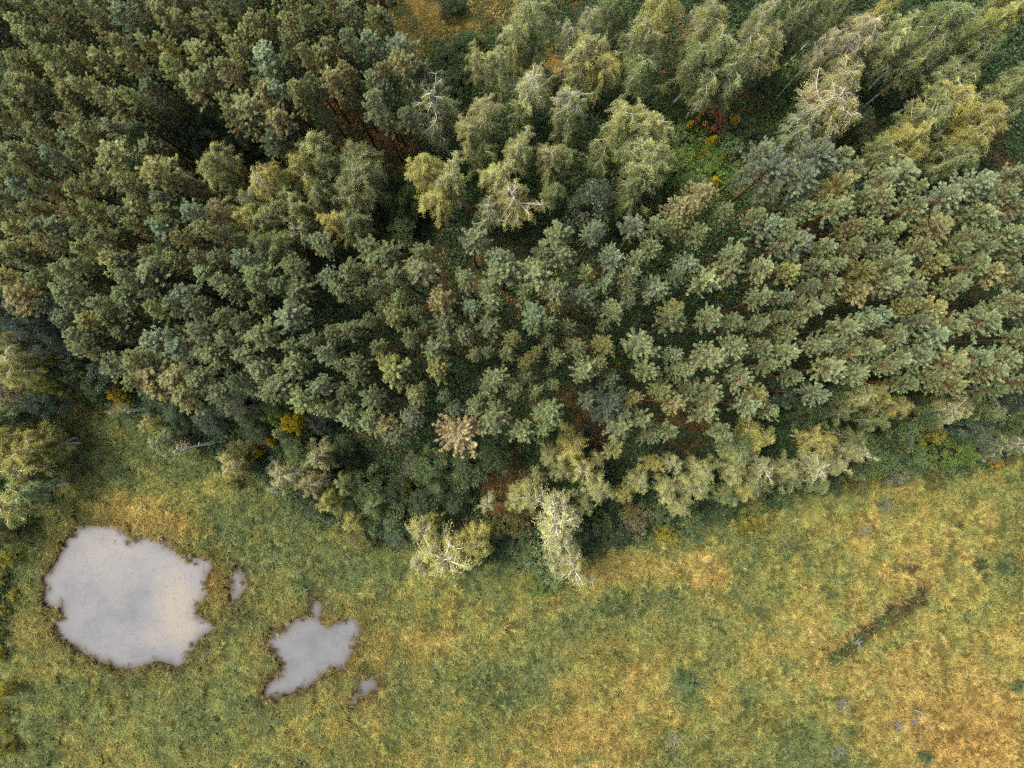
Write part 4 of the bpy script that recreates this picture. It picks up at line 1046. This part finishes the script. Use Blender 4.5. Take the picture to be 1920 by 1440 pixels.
# broadleaf trees and bushes
items = []
for u, v, d, h, c, wd in BROAD:
    items.append(dict(u=u, v=v, d=d, h=h, c=c, adj=wd))
label_all(items, "broadleaf tree")
for q in items:
    hc = q['h'] * .72
    x, y = world_of(q['u'], q['v'], hc)
    dm = q['d'] * scale_at(hc) * 1.08
    tm, cm = DOMES[int(RNG.integers(len(DOMES)))]
    s = dm / 4.8
    link_thing("broadleaf_tree", q['label'], "broadleaf tree", "broadleaf trees along the wood edge", (x, y, float(gz_at(x, y)) - .05), RNG.uniform(0, 6.28), (s, s, q['h'] / 8), "trunk", tm, "crown", cm, jitter(q['c'], .08))
items = [dict(u=u, v=v, d=d, h=h, c=c, adj=wd) for u, v, d, h, c, wd in BUSH]
label_all(items, "bush")
for q in items:
    hc = q['h'] * .7
    x, y = world_of(q['u'], q['v'], hc)
    dm = q['d'] * scale_at(hc) * 1.08
    tm, cm = AIRY[int(RNG.integers(2))] if q['c'] == RED else BUSHES[int(RNG.integers(len(BUSHES)))]
    s = dm / 3.2
    link_thing("bush", q['label'], "bush", "bushes of the wood edge and meadow", (x, y, float(gz_at(x, y)) - .05), RNG.uniform(0, 6.28), (s, s, q['h'] / 3), "stems", tm, "foliage", cm, jitter(q['c'], .06))


# bare standing birch snags: base pixel, height
def snag(u, v, h, r, label, crown=True):
    x, y = world_of(u, v, 0)
    tr = Geo(); cr = Geo()
    zs = np.linspace(0, h, 9)
    wob = RNG.normal(size=2) * .05
    pts = np.stack([wob[0] * np.sin(zs * .5), wob[1] * np.sin(zs * .42), zs], 1)
    tr.tube(pts, np.interp(zs, [0, h], [r, .06]), 7)
    P = []
    for i in range(14):
        z = h * RNG.uniform(.35, 1.0); az = RNG.uniform(0, 6.28); ln = RNG.uniform(.20, .60)
        s = np.linspace(0, 1, 4)
        b = np.array([np.interp(z, zs, pts[:, 0]), np.interp(z, zs, pts[:, 1]), z]) + np.stack([np.cos(az) * ln * s, np.sin(az) * ln * s, ln * (.7 * s - .3 * s * s)], 1)
        tr.tube(b, np.interp(s, [0, 1], [.018, .006]), 4)
        if z > h * .55:
            n = 55
            P.append(b[-1] + RNG.normal(size=(n, 3)) * .2 - np.array([0, 0, .1]))
    P = np.concatenate(P); n = len(P)
    cr.leaves(P, unit(RNG.normal(size=(n, 3))), RNG.uniform(.09, .15, n), RNG.uniform(.06, .1, n), RNG.uniform(.8, 1.2, n), np.zeros(n), up=.6)
    link_thing("birch_snag", label, "dead birch", None, (x, y, float(gz_at(x, y)) - .05), 0, (1, 1, 1), "trunk", tr.mesh("snag_trunk", [M_SNAG]), "leaves", cr.mesh("snag_leaves", [M_LEAF]), (.20, .17, .07))


snag(278, 767, 9.3, .16, "thin white birch trunk, the upper of two bare ones above the large pond")
snag(404, 829, 10.4, .18, "thin white birch trunk, the lower of two bare ones above the large pond")
snag(1862, 825, 6.5, .17, "white birch trunk with few leaves at the far right wood edge")
snag(472, 853, 4.5, .09, "short curved pale birch stem near the wood edge left of the yellow bush")


# dead brush and logs in the meadow
def brush(u, v, wpx, label, n=26):
    x, y = world_of(u, v)
    R = wpx * scale_at(0) * .5
    e = bpy.data.objects.new("brush_pile", None)
    e.location = (x, y, float(gz_at(x, y)))
    e["label"] = label; e["category"] = "dead brush"; e["group"] = "dead grey brush in the meadow"
    COL.objects.link(e)
    mt = Geo(); thin = Geo()
    for i in range(n):
        a0 = RNG.uniform(0, 6.28); r0 = R * RNG.uniform(0, .35)
        d = unit(np.array([math.cos(a0), math.sin(a0), RNG.uniform(.2, .9)]))
        ln = R * RNG.uniform(.6, 1.25)
        s = np.linspace(0, 1, 5)[:, None]
        kk = RNG.normal(size=3) * .18 * ln
        b = np.array([r0 * math.cos(a0 + 2), r0 * math.sin(a0 + 2), .35]) + d * ln * s + kk * np.sin(s * 3)
        (mt if i < 6 else thin).tube(b, np.interp(s[:, 0], [0, 1], [.045 if i < 6 else .024, .01]), 5 if i < 6 else 3)
    for nm, gg in (("limbs", mt), ("twigs", thin)):
        o = bpy.data.objects.new(nm, gg.mesh(nm, [M_GREYWOOD])); COL.objects.link(o); o.parent = e


brush(1577, 1318, 40, "grey dead brush, roundest of the grey patches in the meadow", 46)
brush(1683, 1356, 34, "grey dead brush beside two pale logs in the lower right meadow")
brush(1568, 1404, 36, "grey dead brush below the roundest grey patch, near the bottom edge")
brush(1262, 1383, 46, "tangle of bleached white branches in the lower meadow", 30)
brush(1618, 994, 30, "small grey brush in a green hollow below the wood edge")
brush(1710, 1348, 26, "small grey brush just left of the upper pale log")
brush(1610, 1208, 30, "grey fallen twigs inside the overgrown ditch", 16)


def log(u1, v1, u2, v2, r, label):
    a1 = np.array([*world_of(u1, v1), 0.]); b1 = np.array([*world_of(u2, v2), 0.])
    mid = (a1 + b1) / 2
    a1 = a1 - mid; b1 = b1 - mid
    gmt = Geo()
    s = np.linspace(0, 1, 7)[:, None]
    pts = a1 + (b1 - a1) * s + np.array([.06, .1, .05]) * np.sin(s * 4)
    gmt.tube(pts, np.interp(s[:, 0], [0, .1, .9, 1], [r * .6, r, r * .7, r * .3]), 8)
    for k in (2, 4):
        d = unit(RNG.normal(size=3) + np.array([0, 0, .8]))
        gmt.tube(pts[k] + d * np.array([[0], [.2], [.45]]), [r * .4, r * .3, .01], 5)
    o = bpy.data.objects.new("log", gmt.mesh("log", [M_GREYWOOD]))
    o.location = (mid[0], mid[1], float(gz_at(mid[0], mid[1])) + .55)
    o["label"] = label; o["category"] = "log"; o["group"] = "pale logs in the meadow"
    COL.objects.link(o)


log(1711, 1328, 1732, 1340, .10, "pale weathered log, upper one of three in the lower right meadow")
log(1731, 1353, 1741, 1360, .08, "short pale log, middle one of three in the lower right meadow")
log(1703, 1393, 1715, 1409, .09, "pale slanting log, lowest of three in the lower right meadow")
log(1457, 1003, 1479, 1027, .05, "thin pale fallen stem in the meadow below a yellow-green bush")


# ------------------------------------------------------------------ meadow grass
def tuft(nb, hgt, spread, wid, lean):
    g = Geo()
    az = RNG.uniform(0, 6.28, nb)
    r = spread * np.sqrt(RNG.random(nb))
    az0 = RNG.uniform(0, 6.28, nb)
    base = np.stack([r * np.cos(az0), r * np.sin(az0), np.zeros(nb)], 1)
    hh = hgt * RNG.uniform(.6, 1.15, nb)
    ln = lean * RNG.uniform(.3, 1.3, nb)
    d = np.stack([np.cos(az), np.sin(az), np.zeros(nb)], 1)
    side = np.stack([-np.sin(az), np.cos(az), np.zeros(nb)], 1) * (wid * RNG.uniform(.6, 1.2, nb))[:, None] * .5
    up = np.array([0, 0, 1.])
    m = base + d * (ln * hh * .30)[:, None] + up * (hh * .65)[:, None]
    t = base + d * (ln * hh * .95)[:, None] + up * (hh * (1.0 - .25 * ln))[:, None]
    v = np.stack([base - side, base + side, m + side, m - side, t], 1).reshape(-1, 3)
    k = np.arange(nb) * 5
    tone = RNG.uniform(.5, 1.5, nb)
    fl = (RNG.random(nb) < .14) * .8
    g.add(v, np.stack([k, k + 1, k + 2, k + 3], 1), tone, fl)
    g.n -= len(v)
    g.add(np.zeros((0, 3)), np.stack([k + 3, k + 2, k + 4], 1), tone, fl)
    g.n += len(v)
    return g.mesh("grass_tuft", [M_GRASS])


TUFTS = [tuft(38, .62, .21, .038, .8) for _ in range(4)] + [tuft(30, .80, .18, .034, 1.1) for _ in range(3)]
step = .31
X, Y = np.meshgrid(np.arange(-66, 66, step), np.arange(-50, 6, step))
X = (X + RNG.uniform(-.5, .5, X.shape) * step * 1.5).ravel(); Y = (Y + RNG.uniform(-.5, .5, Y.shape) * step * 1.5).ravel()
edge = (fbm(X, Y, 3.0, 91, 3) - .5) * 3.0
inm = in_poly(X, Y, MEADOW_W); dmd = dist_poly(X, Y, MEADOW_W)
keep = np.where(inm, dmd, -dmd) > edge
pd = np.full(X.shape, 1e9)
for p in PONDS:
    d = dist_poly(X, Y, p); ins = in_poly(X, Y, p)
    pd = np.minimum(pd, np.where(ins, -d, d))
u, v = px_of(X, Y)
# reeds stand a little way into the shallow north-east bay of the large pond
bay = np.exp(-(((u - 285) / 75) ** 2 + ((v - 1010) / 22) ** 2))
keep &= (pd > .22 + RNG.normal(size=X.shape) * .14) | ((pd > -.6) & (RNG.random(X.shape) < .16)) | ((pd > -1.8) & (RNG.random(X.shape) < .22 * bay))
hl = blob(u, v, [(a, b, ru, rv, 1) for a, b, ru, rv in HOLES])
keep &= RNG.random(X.shape) > hl * 1.3
dd = dist_poly(X, Y, DITCH_W, closed=False) * (.6 + .9 * fbm(X, Y, 2.0, 301, 3))
keep &= (dd > 1.05) | (RNG.random(X.shape) < .78)
cl_ = fbm(X, Y, 1.05, 131, 2)
keep &= RNG.random(X.shape) > .95 * smooth(.57, .66, cl_)
X, Y, pd, dd, u, v = X[keep], Y[keep], pd[keep], dd[keep], u[keep], v[keep]
n = len(X)
col = meadow_color(u, v, X, Y, RNG.normal(size=n) * .15) * (np.exp(RNG.normal(size=n) * .18) * (.72 + .62 * fbm(X, Y, .8, 411, 2)))[:, None]
rim = (np.exp(-np.clip(pd, 0, 9) / .85) * RNG.uniform(.4, 1.1, n))[:, None]
col = col * (1 - np.clip(rim, 0, 1) * .9) + np.array([.135, .080, .036]) * np.clip(rim, 0, 1) * .9
ditch_n = (np.array(DITCH_W[-1]) - np.array(DITCH_W[0])); ditch_n = np.array([-ditch_n[1], ditch_n[0]]) / np.hypot(*ditch_n)
sd = (X - DITCH_W[1][0]) * ditch_n[0] + (Y - DITCH_W[1][1]) * ditch_n[1]
fr = ((dd > 1.05) & (dd < 1.7) & (sd > 0))[:, None]
col = np.where(fr, col * .3 + np.array([.30, .22, .08]) * .7, col)
ind = (dd < 1.1)[:, None]
col = np.where(ind, (np.array([.070, .066, .026]) + smooth(.4, .6, fbm(X, Y, 1.4, 907, 2))[:, None] * np.array([-.02, .035, .004])) * RNG.uniform(.4, 1.7, (n, 1)), col)
hs = RNG.uniform(.7, 1.2, n) * (.55 + .5 * fbm(X, Y, 4.0, 61, 3) + .9 * np.clip(.60 - fbm(X, Y, 1.05, 131, 2), 0, .4)) * (1 + .35 * np.exp(-np.clip(pd, 0, 9) / 1.2)) * np.where(dd < .9, .7, 1)
hs = np.where((dd > 1.05) & (dd < 1.7) & (sd > 0), hs * 1.4, hs)
ws = RNG.uniform(.85, 1.2, n)
TL = RNG.normal(size=(n, 2)) * .14 + np.stack([fbm(X, Y, 7.0, 501, 3) - .5, fbm(X, Y, 7.0, 502, 3) - .5], -1) * 1.6
scatter("meadow_grass", TUFTS, X, Y, gz_at(X, Y) - .03, RNG.uniform(0, 6.28, n), TL, np.stack([ws, ws, hs], -1), col,
        "tall green and straw-yellow grass of the wet meadow", "grass")


# ------------------------------------------------------------------ undergrowth and bracken of the wood floor
def clump(nl, R, h, leaf):
    g = Geo()
    az = RNG.uniform(0, 6.28, nl); r = R * np.sqrt(RNG.random(nl))
    P = np.stack([r * np.cos(az), r * np.sin(az), h * (1 - (r / R) ** 2 * .6) * RNG.uniform(.35, 1.05, nl)], 1)
    D = unit(np.stack([np.cos(az), np.sin(az), np.full(nl, .25)], 1) + RNG.normal(size=(nl, 3)) * .55)
    g.leaves(P, D, RNG.uniform(.7, 1.3, nl) * leaf, RNG.uniform(.45, .7, nl) * leaf, RNG.uniform(.6, 1.35, nl), (RNG.random(nl) < .008) * .8, up=1.4)
    return g.mesh("undergrowth_clump", [M_LEAF_S])


CLUMPS = [clump(90, .8, .9, .26) for _ in range(4)] + [clump(110, .7, .5, .22) for _ in range(2)]
step = .85
X, Y = np.meshgrid(np.arange(-66, 66, step), np.arange(-32, 52, step))
X = (X + RNG.uniform(-.5, .5, X.shape) * step).ravel(); Y = (Y + RNG.uniform(-.5, .5, Y.shape) * step).ravel()
inm = in_poly(X, Y, MEADOW_W); dmd = dist_poly(X, Y, MEADOW_W)
keep = np.where(inm, -dmd, dmd) > -.6 + 1.6 * (fbm(X, Y, 3.0, 17, 3) - .5)
u, v = px_of(X, Y)
rs_ = np.clip(blob(u, v, RUST) + 1.1 * (fbm(X, Y, 6.0, 8, 4) - 0.5) - .08, 0, 1)
oc = np.clip(blob(u, v, OCHRE), 0, 1)
gr = np.clip(blob(u, v, GREENS), 0, 1)
keep &= RNG.random(X.shape) < np.clip(.95 - .30 * rs_ * (1 - gr) - .8 * oc * (1 - gr), .06, 1)
X, Y, u, v, rs_, oc, gr = X[keep], Y[keep], u[keep], v[keep], rs_[keep], oc[keep], gr[keep]
n = len(X)
jt = RNG.uniform(.65, 1.35, (n, 1))
col = (np.array([.044, .076, .031]) * (1 - gr[:, None]) + np.array([.078, .135, .032]) * gr[:, None]) * jt
isr = (RNG.random(n) < rs_ * .9 * (1 - gr))[:, None]
col = np.where(isr, np.array([.125, .080, .030]) * jt, col)
iso = (RNG.random(n) < oc)[:, None]
col = np.where(iso, np.array([.13, .11, .03]) * jt, col)
isy = (RNG.random(n) < .006 + .05 * gr)[:, None]
col = np.where(isy, np.array([.26, .20, .02]) * jt, col)
hs = RNG.uniform(.6, 1.6, n) * np.where(iso[:, 0] | isr[:, 0], .55, 1.0)
ws = RNG.uniform(.8, 1.4, n) * np.where(isy[:, 0], .6, 1.0)
scatter("undergrowth", CLUMPS, X, Y, gz_at(X, Y) - .03, RNG.uniform(0, 6.28, n), RNG.normal(size=(n, 2)) * .08, np.stack([ws, ws, hs], -1), col,
        "dark green brambles and rusty bracken on the woodland floor", "undergrowth")
# mossy short grass of the clearings at the top
OW = [world_of(a, b) for a, b in ((850, 40), (900, 30), (820, 70), (760, 30), (790, 40), (860, 20), (760, 70), (1040, 130), (1000, 8), (1380, 180), (705, 268), (330, 265))]
X = np.concatenate([RNG.normal(a, 3.2, 700) for a, b in OW]); Y = np.concatenate([RNG.normal(b, 2.0, 700) for a, b in OW])
n = len(X)
u, v = px_of(X, Y)
oc = np.clip(blob(u, v, OCHRE), 0, 1)[:, None]
col = (np.array([.21, .115, .04]) * (1 - oc) + np.array([.23, .170, .040]) * oc) * RNG.uniform(.5, 1.3, (n, 1)) * (.55 + .9 * fbm(X, Y, 2.5, 5, 3))[:, None]
gm_ = smooth(.48, .60, fbm(X, Y, 2.2, 733, 3))[:, None]
col = col * (1 - gm_) + np.array([.055, .075, .022]) * RNG.uniform(.6, 1.3, (n, 1)) * gm_
s_ = np.stack([RNG.uniform(.7, 1.1, n)] * 2 + [RNG.uniform(.2, .45, n)], -1)
scatter("clearing_grass", TUFTS, X, Y, gz_at(X, Y) - .02, RNG.uniform(0, 6.28, n), np.zeros((n, 2)), s_, col, "short mossy yellow grass in the woodland clearings", "grass")
print("pines", len(own), "rest", len(rest), "birches", len(birches))
